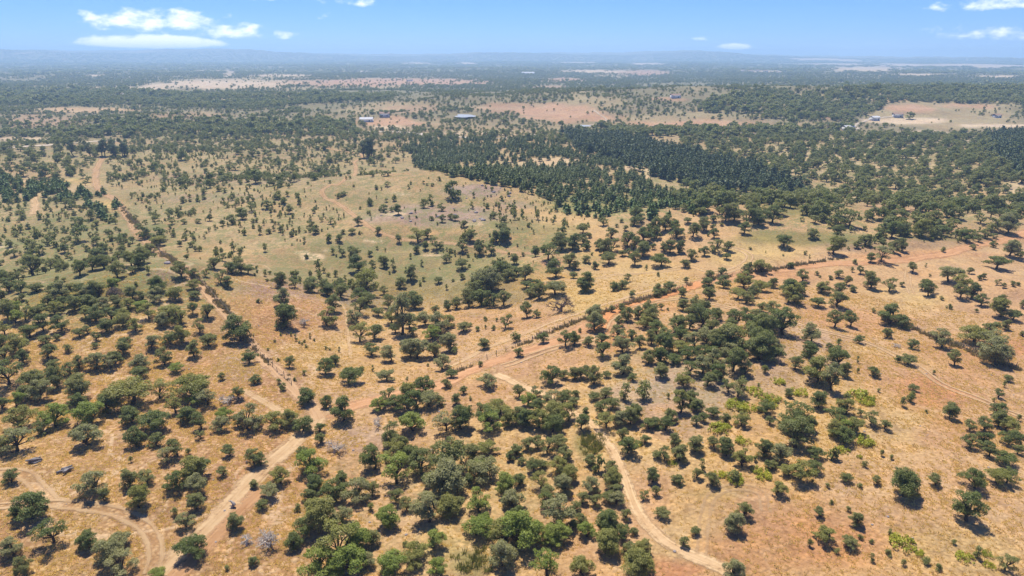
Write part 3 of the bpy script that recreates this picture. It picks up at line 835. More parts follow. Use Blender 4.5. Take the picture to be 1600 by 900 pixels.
# ------------------------------------------------------------------ where the trees stand
# (tile corner x, y) then x,y,crown width in quarter pixels; letter: b bush, d dead, y yellow gorse, g grey, D dark, r round, a flat, t tall, w brown bare
PLANTS = {
 (0, 450): "10,75,70 105,150,110 160,200,80 225,25,60 30,290,120 190,310,150 130,400,160 20,380,100 105,220,110 270,270,100 290,350,90 385,270,130 385,60,130g 345,170,120 240,170,90 360,325,50 500,305,80 550,285,60 668,275,100 580,60,120 510,40,90 470,140,100 540,180,110 650,130,120g 620,20,60 740,60,110w 800,130,110 830,70,90 600,210,110 760,240,130 850,270,120 780,200,110 700,200,100 930,190,130 880,130,110 1060,180,170 960,90,130 1090,70,130 1000,30,120 1130,220,140 1010,240,120 1140,340,130 1060,350,130D 950,385,130 1220,65,80 1300,185,90D 1205,160,70 1310,365,110 1250,280,80g 1215,430,90 1500,330,190rD 1560,470,120D 1590,600,60D 770,410,90 790,360,80 430,400,60 605,330,60 600,375,50b 300,440,110 335,520,100 440,540,90 60,600,190 150,470,80 600,510,150 690,500,130 720,470,100 880,510,150 1030,480,110 1105,525,120 500,500,70 880,560,110 1000,690,150 825,730,280a 1215,660,260a 1440,715,120d 1390,575,50 1490,690,80 110,740,110 250,700,170 170,690,100 350,860,200 130,880,200 970,880,220a 830,840,130 490,750,120 560,840,200 680,780,150 680,690,110 1300,730,130 1180,840,140 1230,720,120 1410,810,110 1260,880,100 1380,890,130 1560,890,170 1490,870,90 1100,780,110 740,700,130 20,760,90g",
 (400, 450): "190,245,160rD 310,225,70d 445,235,130 160,120,120g 490,150,100 350,25,110 450,50,90 20,90,40b 530,60,90 660,80,130D 625,225,110 650,160,100 765,175,80 700,110,110g 650,335,140 740,320,110g 725,420,100 840,460,120g 820,580,130ag 585,590,170a 440,540,120D 490,480,80t 210,500,75t 10,590,60D 145,600,35b 165,640,50b 330,720,125D 440,745,80 545,830,140 130,880,170 290,895,120 210,850,110 15,860,60 400,900,70 250,330,25b 270,345,20b 315,375,25b 290,355,18b 365,330,20b 340,315,18b 437,385,25b 462,390,20b 520,400,22b 245,580,30b 140,460,30b 120,340,15b 220,300,15b 155,300,15b 75,390,18b 915,290,150t 850,220,110 870,280,80 980,300,60b 830,130,90 960,250,100 1000,130,130 920,100,80 1010,440,160g 960,430,140g 1100,320,130 1060,230,110 1150,280,130 1215,390,130g 1200,250,120 1300,270,90 1110,430,110 1165,510,130 1220,560,80 1240,410,50b 1425,380,75 1385,265,40b 1340,240,30b 1435,205,40b 1485,260,40b 1560,250,80 1505,210,25b 1435,255,20b 1120,170,60 1200,140,60 1250,130,90D 1330,120,100D 1410,110,130D 1480,110,110D 1545,110,100 1390,50,90 1350,40,100 770,860,100d 770,760,120 880,760,150 1000,760,150D 1080,740,150 1050,660,160 950,700,120 820,720,100 985,890,150 1150,730,80 1190,620,70 1295,660,60 1250,725,65 1455,620,135 1405,490,40b 1340,700,20b 1190,890,130 1280,880,150 1520,790,160a 1440,870,130 1410,790,80 1580,850,110 1460,900,150 1075,490,20b 945,580,20b 730,520,20b 540,20,80",
 (800, 450): "170,70,100D 110,60,80 295,150,170w 95,185,90 155,185,55 30,335,70b 195,345,75 40,430,65 335,365,110D 390,350,75D 425,275,30b 475,360,80D 560,350,90 520,265,140gr 515,200,130r 625,150,45D 715,205,90D 690,150,60 790,190,80D 930,135,40 975,140,25b 1015,175,20b 450,30,80D 650,15,50 745,60,40 905,55,70D 940,40,60 1060,60,60 1225,70,95 1410,70,110 1460,95,110D 1510,60,80 1560,150,70 670,235,60 660,310,95D 750,320,75 565,430,100 690,400,150 830,250,120 900,290,130D 960,330,100 1020,270,110 1120,200,90D 1110,260,110 1190,230,90g 1270,200,100 1360,260,90D 1050,330,130 950,390,140D 1040,400,130 1130,370,120 1210,350,130 1240,290,110D 1300,330,120 1360,450,150 1420,340,120 1440,400,100 1490,270,130 1570,260,120g 870,350,80 800,380,80 930,470,110 1010,470,120D 1100,440,130 1180,430,120 1260,440,120D 1260,520,140 1190,530,130 1070,610,130 1110,540,120D 1300,570,130D 1220,610,110 930,560,100 850,470,90g 690,540,150g 590,560,60t 750,580,70 1450,550,110g 1350,650,80 1410,680,110 1580,530,50b 240,600,150D 320,570,70 390,570,80t 430,560,70t 470,570,80t 515,600,100D 345,680,70 395,680,60 45,680,80D 155,680,70 215,700,50t 100,730,120 160,770,110 260,740,130 380,740,90 320,720,90 510,700,80t 585,690,100D 460,800,45t 30,830,100 90,860,120 170,870,120 270,850,140 350,830,120 250,900,130 430,880,100 560,790,100 590,870,120 630,750,90 680,850,110 740,850,100 770,820,90 850,880,110 820,690,110b 700,700,80b 975,690,25b 1050,780,110t 990,830,90 1110,720,110 1155,770,90 1195,830,70t 1255,800,85t 1330,850,70t 1430,860,120 1540,620,20b 1580,780,130D 960,890,110 1150,850,70 900,870,90 1400,740,120y 1510,650,90y 1570,690,90y 1290,890,120y 1530,760,60y 1450,750,100y",
 (1200, 450): "130,90,140 170,90,100 330,30,60 310,115,90g 430,115,110 530,25,30 30,175,110 660,155,30b 415,245,110g 515,240,95 755,225,150D 840,250,110 740,310,75g 795,370,60d 905,380,85D 565,345,75 1085,375,140 1165,485,95 870,480,110D 810,465,45D 1035,540,12b 905,640,65tD 900,675,50b 660,550,80 560,470,20b 560,530,15b 690,650,25b 1290,340,210a 1390,300,110g 1430,480,200rg 1410,390,150 1480,260,60 1450,180,130 1530,200,90 1440,120,80 1590,120,60 1000,50,90 1200,60,90 1330,110,80 1270,60,90 1130,130,40b 1085,75,30b 1300,150,25b 1475,620,30b 1500,585,60 1440,685,60g 1410,710,20b 1135,815,105 1430,800,100 1495,830,60 1565,830,35b 1440,870,100 1350,890,100D 1490,895,130 1260,890,80 1590,300,40 90,290,200D 30,250,120 40,400,130g 265,430,120 270,340,130g 170,510,90 440,360,40b 430,480,150D 300,590,180 395,640,120t 470,550,80 380,390,50 65,590,70y 130,680,60t 495,700,55t 580,690,130y 190,660,100y 30,700,90y 20,740,70y 190,890,220 310,750,110 430,860,150D 480,790,130 530,890,130 640,860,90 730,880,70 580,800,50 100,890,120 10,850,60 260,890,80 840,740,50b 890,710,60b 990,780,25b 460,900,120 620,720,80y",
 (0, 675): "40,110,130 110,120,200 270,10,110 560,80,190 860,90,130D 980,90,110 1110,150,110D 1040,190,120 1255,40,60 75,320,110a 585,370,190 650,430,75 920,320,110 810,340,110g 870,470,150 1090,350,150 1200,300,180 1250,260,150 1240,370,150g 1180,140,40b 1440,150,90 1400,275,75 1590,200,110D 210,540,230 100,540,80 340,690,190 80,770,140g 550,720,140 750,720,170g 660,830,190 770,890,210g 1165,590,130g 1230,480,110g 1095,520,50b 155,890,110 100,895,40b 1475,600,110 1540,710,90d 1585,830,50 1420,860,35b 990,905,120 1220,780,210a 1590,350,60 820,190,10b",
 (400, 675): "30,210,80D 155,320,140 85,400,140ag 40,480,80 400,70,80 490,130,150d 290,150,80 350,250,190 380,360,110D 330,430,90g 500,430,180 260,490,60b 420,590,220 320,640,130D 540,570,140g 240,720,110 85,700,180d 740,230,150D 860,190,150 880,320,200 640,430,180g 730,400,90 960,170,130 1100,170,90 1190,380,250 1090,330,120 1080,560,190g 1200,520,150 830,600,140L 730,700,100 720,490,50b 520,800,250 640,720,160L 600,870,200 400,900,220L 500,890,150 700,830,120 850,870,180L 980,850,120 1010,780,150 1110,720,130 1140,880,130L 930,710,40b 1380,640,180L 1420,290,200 1350,170,110 1450,130,130 1380,270,120 1590,180,60 1570,370,120 1580,450,100 1270,350,70b 1330,330,70 1400,500,140L 1560,680,180 1540,830,170 1260,480,90 720,90,25b 1590,600,120",
 (800, 675): "30,140,90 60,200,60t 130,240,100 190,220,70 220,130,110 100,110,90 290,90,110 330,170,100 160,100,80 10,470,130g 40,330,100 180,350,110 300,260,130 340,300,120 330,380,120 230,420,100 300,560,190 210,480,110 490,370,120 640,340,110 620,250,90 640,390,90 610,570,100g 520,460,80 650,450,110g 600,430,90 60,720,240L 150,680,150 280,680,170L 240,700,110 400,490,80 430,570,90 470,650,110L 590,760,160 580,640,150 710,545,70t 680,660,120 760,640,40 440,890,140 780,890,200 820,750,120 730,760,100 220,900,170L 90,640,120 30,560,100 440,450,80 380,600,80 720,130,130 690,60,80 830,70,70 905,160,70t 950,180,80t 1045,180,110 1020,90,80 1145,120,110 1260,90,80t 1310,130,110 1340,150,90 1440,210,140 1390,300,90b 1570,150,110 1600,230,50 880,310,90g 1045,325,75 1015,315,50 1155,290,70g 1190,240,45b 1250,330,100 820,420,55 900,390,35 935,530,100 1145,640,65 1075,715,40 1390,620,150 1450,530,100 1380,905,150 790,80,50y 1390,300,110y 1550,250,90y 1440,60,80y 1000,200,50y 1570,280,90y 1300,270,60y",
 (1200, 675): "20,230,80 60,180,150 130,270,120 205,300,170 290,160,120 290,250,100 55,390,115 480,70,160D 420,20,110 600,60,110y 470,120,70y 570,160,30y 600,215,40b 485,310,75 575,345,40b 710,150,30b 680,330,55t 370,345,20b 325,530,70 395,450,15b 545,580,90 500,495,30b 355,680,150 510,720,105 580,670,25b 645,690,20b 260,715,35b 760,640,30b 755,770,55b 840,700,130y 930,750,70y 985,825,65b 845,835,25b 1065,865,55b 650,810,20b 840,400,210rD 1047,335,85 1290,350,170D 1260,100,100 1340,100,120 1380,150,100 1430,320,150 1490,320,130 1480,200,150 1500,80,130 1560,140,70 1600,50,40 1240,555,210D 1230,790,90y 1300,785,60b 1370,770,60y 1480,860,110g 1380,840,60y 430,760,30b 1160,700,10b 770,170,15b",
 (800, 290): "225,460,120D 310,400,110D 380,400,100 70,440,30 270,575,115D 360,510,90 400,520,60 450,660,125D 385,580,60 640,660,70D 695,645,75D 720,600,50D 465,480,65 600,490,105D 520,520,50 620,410,90 540,400,60 460,400,60 620,330,75D 570,250,60 440,300,85 320,305,50 655,260,30 685,230,30 705,280,40 770,250,80 800,230,60 780,200,90 820,300,50 745,310,20b 880,220,15b 870,290,70 905,290,90 960,280,80 1010,270,70 980,220,50 1095,235,55 1130,320,90g 1200,280,85 1215,220,30 1255,275,40 1310,250,30 1035,330,110 1045,420,70 830,350,130 890,330,80 720,380,100 760,400,80 690,440,50 730,440,50 820,440,100 880,400,40 770,500,85 930,505,130a 985,420,80 950,410,60 1080,510,70 1125,465,80 1205,440,65 1265,330,65 1270,410,90 1350,410,75 1340,460,50 1315,560,70 1235,585,70 1085,605,45 915,565,30b 750,680,40b 1320,640,100 1220,670,90 1450,300,75g 1490,400,25b 1560,540,110 1470,560,80 1450,640,150 1550,660,120 910,680,60 980,660,90 1060,680,50 90,640,70 150,680,120D 270,680,150ag 30,560,90 80,590,100 10,590,50 15,490,60 370,465,60w",
 (1200, 290): "100,385,105 95,440,15b 230,430,25b 260,455,12b 140,515,55 410,430,120 550,390,50 605,375,90 720,385,60 785,420,70 835,410,70 705,475,125 640,480,60 905,540,65 985,510,15b 1095,415,35b 1280,400,40 1405,385,50 1410,330,40 1425,520,150aD 1510,440,110rg 1570,450,60 1255,550,50 1130,600,150a 1200,640,120 1320,590,35 1345,585,35 1430,620,40 1475,640,35 1530,630,40 1560,625,30 960,650,70 1000,620,35 1020,670,60 1010,570,20b 835,630,35 755,660,90a 640,640,100 490,620,60 530,660,50 575,550,50 545,490,40b 525,540,30b 615,555,35 440,575,60 390,585,35 305,560,30 325,575,20b 215,600,85 345,670,110 430,690,90 25,640,70 140,690,150 200,680,80 1240,350,110D 1310,350,70D 1170,330,60 1080,310,110 960,320,130 770,330,120 850,300,80 700,320,80 280,330,90 430,330,90 1490,300,130 1400,290,50 1210,335,80",
 (400, 290): "970,590,85D 640,540,120 620,450,80 600,430,60 730,510,45 800,510,65D 710,440,40 540,440,50 860,530,40b 690,640,170 690,685,170 150,640,100D 245,640,70 340,670,90D 440,680,100 540,685,100 70,600,30 1400,640,160 1480,660,150 1580,590,90D 1500,530,70 1140,610,60D 1230,600,25b 1290,585,45 910,640,80 800,680,60 500,570,35b 455,570,35b 395,580,30b 385,545,25b 255,565,40 520,350,55g 370,300,65 600,300,50D 545,300,35 760,305,50D 640,250,60t 215,175,55rD 65,145,65 170,110,45 120,165,25b 1010,350,120 1070,330,70 1340,350,90 1290,410,70 1400,430,80 1470,430,70 1130,400,80 1060,400,50 1550,350,90 1500,350,70 795,165,60 80,300,45 155,290,40 345,250,45 410,225,30 470,240,50 1190,480,60 650,300,30b 1215,210,40 1165,230,50 1300,260,50 1550,230,40",
 (0, 290): "970,240,55 910,245,35 1075,240,50 1155,240,45 1310,220,45 1395,250,45 1450,240,60 1210,175,45 1085,320,35 1160,340,40 1125,380,35 1225,410,30 945,180,30 850,220,45 860,270,50 900,330,80 990,380,120 940,420,80 1000,340,90 830,360,40 490,350,100D 310,375,60 490,260,90 580,530,90 400,530,70 1390,470,55 1500,420,45 1340,520,90D 1450,550,100D 1510,550,100D 1550,550,90 1380,610,80D 1425,635,75 1285,570,50 1140,580,110 1215,575,60 1210,650,110 980,660,120 870,520,100 900,480,90 1165,460,40 610,440,90 650,420,70 410,420,60 200,410,80 180,470,60 90,440,50 250,430,70 500,560,100 330,680,100 520,680,110 570,680,100 620,690,100 700,660,120 130,670,110 60,660,100 40,600,90 230,660,90 650,520,90 700,500,80 760,430,60 820,500,90 740,580,110",
}
rows = []
for (ox, oy), txt in PLANTS.items():
    for tok in txt.split():
        a = tok.split(',')
        w = a[2].rstrip('abcdefgrtwyDL'); fl = a[2][len(w):]
        rows.append((ox + float(a[0]) / 4, oy + float(a[1]) / 4, float(w) / 4, fl))
RX = np.array([r[0] for r in rows]); RY = np.array([r[1] for r in rows]); RW = np.array([r[2] for r in rows])
RP = at_px(RX, np.minimum(RY, 905))
_, _, RD = to_px(RP[:, 0], RP[:, 1], RP[:, 2])
RM = RW * RD / F_PX            # crown width in metres

# landmarks that tell the trees apart (pixel of the photograph, phrase)
ZONES = [
 (40, 500, 'on the far left hillside'), (150, 505, 'under the brown knoll'), (250, 480, 'on the knoll beside the left track'),
 (330, 480, 'along the straight left track'), (100, 565, 'in the left straw clearing'), (40, 600, 'at the left edge midway'), (220, 565, 'on the upper left slope'),
 (290, 545, 'left of the bare junction soil'), (370, 560, 'beside the left hedge line'), (60, 670, 'in the left edge grove'), (190, 650, 'in the left grove'), (290, 640, 'in the grove left of the junction'),
 (370, 640, 'next to the bare grey sapling'), (60, 740, 'near the log piles'), (150, 760, 'on the straw by the rutted bend'), (230, 745, 'in the straw above the pale road'), (300, 755, 'by the pale road stump'),
 (60, 830, 'in the lower left corner'), (170, 860, 'inside the lower left rutted bend'), (310, 850, 'on the orange lane'), (390, 840, 'beside the large bleached dead tree'), (430, 750, 'right of the pale road'),
 (450, 500, 'on the bare slope left of centre'), (480, 570, 'in the small dry valley'), (560, 500, 'above the small dry valley'), (560, 585, 'below the footpath'), (470, 650, 'at the road junction'),
 (640, 500, 'in the gully grove'), (690, 540, 'below the gully grove'), (740, 470, 'on the gully rim above the fence'), (660, 630, 'in the clump under the fence road'), (750, 600, 'at the fence road fork'), (620, 680, 'by the bleached branches'),
 (520, 740, 'left in the bottom woodland'), (600, 760, 'behind the bottom woodland'), (520, 840, 'in the bottom left woodland'), (620, 850, 'at the bottom edge of woodland'), (700, 760, 'in the middle of the woodland'), (760, 700, 'in the upper woodland'),
 (690, 880, 'beside the reedy grass'), (780, 840, 'right of the reedy grass'), (830, 800, 'in the right bottom woodland'), (830, 700, 'in the woodland above the track'), (880, 640, 'at the upper woodland edge'), (900, 740, 'left of the sandy curve'), (940, 830, 'beside the sandy curve'), (920, 880, 'at the bottom by the curve'),
 (880, 580, 'in the row under the ruts'), (900, 530, 'on the wide dusty road'), (830, 480, 'by the brown bare tree'), (930, 500, 'at the orange bend'), (1000, 520, 'at the knoll grove edge'), (1060, 530, 'in the knoll grove'), (1110, 560, 'low in the knoll grove'), (1150, 520, 'right in the knoll grove'), (970, 580, 'on the grey knoll foot'),
 (960, 650, 'among the slope trees right of centre'), (1060, 640, 'on the pale slope right of centre'), (1130, 650, 'near the yellow shrubs'), (1040, 700, 'on the slope above the sandy curve'), (1130, 700, 'on the shaded slope'), (1060, 770, 'inside the looping ruts'), (1160, 820, 'on the red earth'),
 (1230, 510, 'at the right rim of the knoll'), (1290, 580, 'on the right knoll flank'), (1250, 660, 'among the yellow shrubs'), (1320, 660, 'right of the yellow shrubs'), (1230, 730, 'in the lower right clump'), (1310, 820, 'on the lower right slope'), (1410, 760, 'alone on the lower right slope'), (1540, 700, 'in the right edge clump'), (1510, 800, 'below the right edge clump'), (1570, 880, 'in the lower right corner'),
 (1400, 500, 'along the right hedge line'), (1330, 520, 'beside the twin ruts'), (1420, 560, 'on the right twin ruts'), (1530, 540, 'at the right edge hedge'), (1560, 470, 'at the right edge midway'), (1480, 640, 'on the red patch at right'), (1560, 630, 'at the end of the twin ruts'),
 (1480, 420, 'on the upper right field'), (1370, 430, 'on the right open field'), (1270, 450, 'in the scattered row right of centre'), (1150, 450, 'by the fence corner'), (1030, 430, 'above the fence corner'), (910, 450, 'on the straw above the fence'), (960, 400, 'on the straw ridge'), (1110, 380, 'near the sandy oval'), (1240, 380, 'on the ridge behind the fence'), (860, 400, 'by the pink mound'),
 (700, 420, 'in the green valley'), (560, 420, 'in the green hollow'), (380, 420, 'behind the bare left slope'), (240, 370, 'along the far left track'), (100, 400, 'on the far left plain'), (1500, 360, 'at the far right road'), (1400, 360, 'on the far scrub rise'), (1000, 350, 'on the crest'),
]
ZP = np.array([(z[0], z[1]) for z in ZONES], float)
ORD = ['leftmost', 'second from left', 'third from left', 'fourth from left', 'fifth from left', 'sixth from left', 'seventh from left', 'eighth from left', 'ninth from left', 'tenth from left',
       'eleventh from left', 'twelfth from left', 'thirteenth from left', 'fourteenth from left', 'fifteenth from left', 'sixteenth from left', 'seventeenth from left', 'eighteenth from left']


def zone_ranks(idx):
    zi = {}
    for i in idx:
        k = int(np.argmin((ZP[:, 0] - RX[i]) ** 2 + ((ZP[:, 1] - RY[i]) * 1.4) ** 2))
        zi.setdefault(k, []).append(i)
    out = {}
    for k, l in zi.items():
        l.sort(key=lambda i: RX[i])
        for n, i in enumerate(l):
            out[i] = (('only one' if len(l) == 1 else ORD[n]), ZONES[k][2])
    return out


is_b = np.array(['b' in r[3] for r in rows]); is_d = np.array([('d' in r[3]) or ('w' in r[3]) for r in rows]); is_y = np.array(['y' in r[3] for r in rows])
is_t = ~(is_b | is_d | is_y)
tree_i = np.where(is_t)[0]
tree_i = tree_i[np.argsort(-RW[tree_i])]
big, rest_i = tree_i[:300], tree_i[300:]
zr = zone_ranks(list(big))


def make_plant(name, loc, rot, scl, parts, label, cat, group, mats=None):
    root = link(name, None, loc=loc); root.rotation_euler = (0, 0, rot); root.scale = scl
    tag(root, label, cat, group)
    for k, (pn, me) in enumerate(parts):
        o = link(pn, me, root)
        if mats and mats[k]:
            o.material_slots[0].link = 'OBJECT'; o.material_slots[0].material = mats[k]
    return root


for i in big:
    fl = rows[i][3]
    form = 'flat-topped' if 'a' in fl else 'rounded' if 'r' in fl else 'tall' if 't' in fl else str(rng.choice(['spreading', 'open', 'lopsided', 'rounded', 'flat-topped', 'spreading'], p=[.24, .14, .20, .26, .08, .08]))
    tone = 'dark green' if 'D' in fl else 'grey-green' if 'g' in fl else 'bright green' if 'L' in fl else str(rng.choice(['dark green', 'olive green', 'grey-green', 'bright green'], p=[.28, .36, .22, .14]))
    tm, cm, wid = OAKS[form][int(rng.integers(4))]
    s = RM[i] / wid * (1.1 if form == 'tall' else 1.0) * (1.12 if 440 < RX[i] < 1000 and RY[i] > 640 else .88 if RX[i] < 340 and RY[i] < 600 else 1.0)
    size = 'large' if RM[i] > 6.6 else 'small' if RM[i] < 3.6 else 'medium'
    o_, z_ = zr[i]
    lab = f"{size} {form} {tone} cork oak, {o_} {z_}"
    make_plant('cork_oak', RP[i] - np.array([0, 0, .05]), rng.uniform(0, 6.28), (s, s, s * rng.uniform(.9, 1.12)), [('trunk', tm), ('crown', cm)], lab, 'tree', 'cork oaks on the near slopes', [None, TONES[tone]])

bz = zone_ranks(list(np.where(is_b)[0]))
for i in np.where(is_b)[0]:
    tm, cm, wid = BUSHES[int(rng.integers(6))]
    s = max(RM[i], .9) / wid
    o_, z_ = bz[i]
    size = 'small' if RM[i] < 1.6 else 'tall' if RM[i] > 3 else 'low'
    make_plant('bush', RP[i], rng.uniform(0, 6.28), (s, s, s * rng.uniform(.95, 1.35)), [('stem', tm), ('foliage', cm)], f"{size} green bush, {o_} of the bushes {z_}", 'bush', 'bushes on the dry slopes')
yz = zone_ranks(list(np.where(is_y)[0]))
for i in np.where(is_y)[0]:
    cm, wid = GORSE[int(rng.integers(3))]
    s = RM[i] / wid * 1.3
    o_, z_ = yz[i]
    o = link('gorse_shrub', cm, loc=RP[i]); o.rotation_euler = (0, 0, rng.uniform(0, 6.28)); o.scale = (s, s, max(s, .8) * 1.5)
    tag(o, f"low yellow shrub, {o_} of those {z_}", 'shrub', 'yellow shrubs on the right slopes')
dz = zone_ranks(list(np.where(is_d)[0]))
for n, i in enumerate(np.where(is_d)[0]):
    s = RM[i] / 7.0
    o_, z_ = dz[i]
    brown = 'w' in rows[i][3]
    o = link('dead_tree', None, loc=RP[i]); o.rotation_euler = (0, 0, rng.uniform(0, 6.28)); o.scale = (s * 1.1, s * 1.1, s)
    tag(o, f"leafless {'brown twiggy' if brown else 'bleached grey'} dead tree, {o_} {z_}", 'dead tree', 'dead trees')
    b = link('branches', DEADS[n % 4], o)
    if brown:
        b.material_slots[0].link = 'OBJECT'; b.material_slots[0].material = M['deadbrown']

# ------------------------------------------------------------------ fences
POST = None


def post_mesh(h=1.45, r=.07):
    v, q = tube([(0, 0, -.4), (0, 0, h * .5), (0.015, 0, h), (0.015, 0, h + .01)], [r, r * .95, r * .85, r * .2], 6)
    return mesh_np('fence_post', v, q, [M['wood']])


def polyline_world(pts, step):
    P = at_px([p[0] for p in pts], [p[1] for p in pts])[:, :2]
    L = np.concatenate([[0], np.cumsum(np.linalg.norm(np.diff(P, axis=0), axis=1))])
    s = np.arange(0, L[-1], step)
    return np.stack([np.interp(s, L, P[:, 0]), np.interp(s, L, P[:, 1])], -1)


def fence(label, pts, step, h=1.45):
    global POST
    if POST is None: POST = post_mesh()
    C = polyline_world(pts, step); Z = H(C[:, 0], C[:, 1])
    root = link('wire_fence', None, loc=(C[0, 0], C[0, 1], Z[0])); tag(root, label, 'fence', 'wire fences')
    for k in range(len(C)):
        o = link('fence_post', POST, root, (C[k, 0] - C[0, 0], C[k, 1] - C[0, 1], Z[k] - Z[0]))
        o.rotation_euler = (rng.normal() * .05, rng.normal() * .05, rng.uniform(0, 6)); sc = rng.uniform(.85, 1.2); o.scale = (sc, sc, sc)
    for hh in (.25, .5, .75, 1.0, 1.25):
        v, q = tube([(C[k, 0] - C[0, 0], C[k, 1] - C[0, 1], Z[k] - Z[0] + hh) for k in range(len(C))], [.012] * len(C), 3)
        link('wire', mesh_np('fence_wire', v, q, [M['wire']]), root)


FENCE_A = [(708, 584), (760, 562), (810, 541), (860, 520), (905, 502), (950, 486), (985, 474), (1020, 464), (1060, 453), (1082, 445)]
FENCE_B = [(1100, 437), (1150, 430), (1205, 422), (1260, 412), (1320, 404)]
FENCE_L = [(186, 318), (200, 335), (222, 360), (245, 385), (270, 408), (300, 432), (322, 448), (350, 480), (372, 508), (400, 548), (432, 580), (462, 606)]
FENCE_R = [(1380, 500), (1415, 510), (1455, 526), (1500, 543), (1540, 558), (1605, 582)]
fence('long wire fence with wooden posts climbing above the dusty road', FENCE_A, 2.8)
fence('wire fence continuing along the straw ridge at right', FENCE_B, 3.2)
fence('wire fence in the hedge beside the straight left track', FENCE_L, 3.4)
fence('wire fence in the dry hedge at the right edge', FENCE_R, 3.2)

# ------------------------------------------------------------------ small things on the ground
def log_pile(px, py, label, n, rot, seed):
    g = np.random.default_rng(seed)
    p = at_px([px], [py])[0]
    root = link('log_pile', None, loc=p); root.rotation_euler = (0, 0, rot); tag(root, label, 'log pile', 'log piles')
    for k in range(n):
        L = g.uniform(1.0, 2.3); r = g.uniform(.12, .24)
        v, q = tube([(-L / 2, 0, 0), (-L / 2 + .01, 0, 0), (-L / 6, g.normal() * .06, g.normal() * .03), (L / 6, g.normal() * .06, 0), (L / 2 - .01, 0, 0), (L / 2, 0, 0)], [r * .05, r, r * .96, r * .9, r * .86, r * .05], 8)
        o = link('log', mesh_np('log', v, q, [M['log']]), root, (g.normal() * .35, g.normal() * .55, r + .22 * (k % 3)))
        o.rotation_euler = (0, g.normal() * .1, g.normal() * .35)


log_pile(57, 721, 'pile of grey weathered logs beside the leftmost lone tree', 10, .5, 1)
log_pile(100, 738, 'smaller heap of grey logs right of the other pile', 9, .9, 2)


def stump():
    p = at_px([363], [793])[0]
    root = link('tree_stump', None, loc=p); tag(root, 'short twisted weathered stump standing on the pale road', 'stump')
    v, q = tube([(0, 0, -.3), (0, 0, .05), (.12, .05, .5), (.3, 0, .9), (.18, .1, 1.3), (-.05, .12, 1.75), (-.2, .15, 2.05), (-.22, .15, 2.1)], [.34, .27, .2, .26, .22, .15, .1, .02], 8)
    link('trunk', mesh_np('stump_trunk', v, q, [M['stump']]), root); root.scale = (1.2, 1.2, .6)
    for pts, rr in (([(.3, 0, .9), (.5, -.1, 1.15), (.52, -.12, 1.4)], .1), ([(.12, .05, .5), (-.2, -.15, .75), (-.32, -.2, .8)], .09), ([(-.05, .12, 1.7), (-.35, .1, 1.95), (-.42, .1, 2.2)], .08)):
        v, q = tube(pts, [rr, rr * .8, rr * .3], 6)
        link('branch', mesh_np('stump_branch', v, q, [M['deadwood']]), root)


stump()

# ------------------------------------------------------------------ far buildings and ponds
def box(x0, x1, y0, y1, z0, z1):
    v = [(x, y, z) for z in (z0, z1) for y in (y0, y1) for x in (x0, x1)]
    f = [(0, 2, 3, 1), (4, 5, 7, 6), (0, 1, 5, 4), (2, 6, 7, 3), (0, 4, 6, 2), (1, 3, 7, 5)]
    return np.array(v, float), np.array(f)


def house(px, py, wide, deep, high, label, roof='tile', rot=0., name='farmhouse', rise=.22):
    p = at_px([px], [py])[0]
    root = link(name, None, loc=p); root.rotation_euler = (0, 0, rot); tag(root, label, 'building', 'far farm buildings')
    v, q = box(-wide / 2, wide / 2, -deep / 2, deep / 2, -2, high)
    link('wall', mesh_np('wall', v, q, [M['white']]), root)
    e = .4; rz = high + deep * rise
    vv = [(-wide / 2 - e, -deep / 2 - e, high - .05), (wide / 2 + e, -deep / 2 - e, high - .05), (wide / 2 + e, 0, rz), (-wide / 2 - e, 0, rz), (-wide / 2 - e, deep / 2 + e, high - .05), (wide / 2 + e, deep / 2 + e, high - .05)]
    vv += [(a, b, c + .25) for a, b, c in vv]
    ff = [(6, 7, 8, 9), (9, 8, 11, 10), (0, 3, 2, 1), (3, 4, 5, 2), (0, 1, 7, 6), (4, 10, 11, 5), (0, 6, 9, 3), (3, 9, 10, 4), (1, 2, 8, 7), (2, 5, 11, 8)]
    link('roof', mesh_from('roof', vv, ff, [M[roof]]), root)
    n = max(2, int(wide / 5))
    for k in range(n):
        x = -wide / 2 + wide * (k + .5) / n
        v, q = box(x - .5, x + .5, -deep / 2 - .06, -deep / 2 + .1, .2 if k == n // 2 else 1.1, 2.2)
        link('door' if k == n // 2 else 'window', mesh_np('opening', v, q, [M['dark']]), root)


house(573, 190, 14, 8, 2.8, 'long white-roofed barn on the distant rise left of centre', 'tin', .05, 'barn')
house(601, 182, 11, 7, 3.5, 'small grey-roofed house behind the long white barn', 'tile', .2)
house(1402, 183, 10, 7, 3.5, 'white farmhouse beside the distant sandy field at right', 'tile', -.2)
house(1325, 203, 11, 6, 3, 'pale low farm shed by the bending light road', 'tin', .3, 'shed')
house(1366, 188, 10, 6, 3.2, 'white farm shed on the left rim of the sandy field', 'tin', .4, 'shed')
house(1557, 184, 7, 6, 3, 'small white house near the right edge of the plain', 'tile', .1)
house(187, 150, 12, 8, 4, 'lone white house in the far left woods', 'tile', .1)
house(825, 116, 50, 18, 5, 'long pale shed far out on the central plain', 'tin', .1, 'shed')
house(640, 127, 16, 9, 4, 'white cottage on the far pink fields', 'tile', .0)
house(1055, 153, 12, 7, 3.5, 'white house on the distant slope right of centre', 'tile', .2)
k = 0
for (tx, ty, hw, lab) in [(1160, 112, 16, 'leftmost'), (1172, 112.5, 20, 'second'), (1183, 111.6, 14, 'third'), (1196, 112.4, 18, 'fourth'), (1216, 115, 15, 'fifth')]:
    house(tx, ty, hw, 10, 5, f'{lab} pale house from the left in the far hamlet', 'tile', .1 * (k - 2)); k += 1


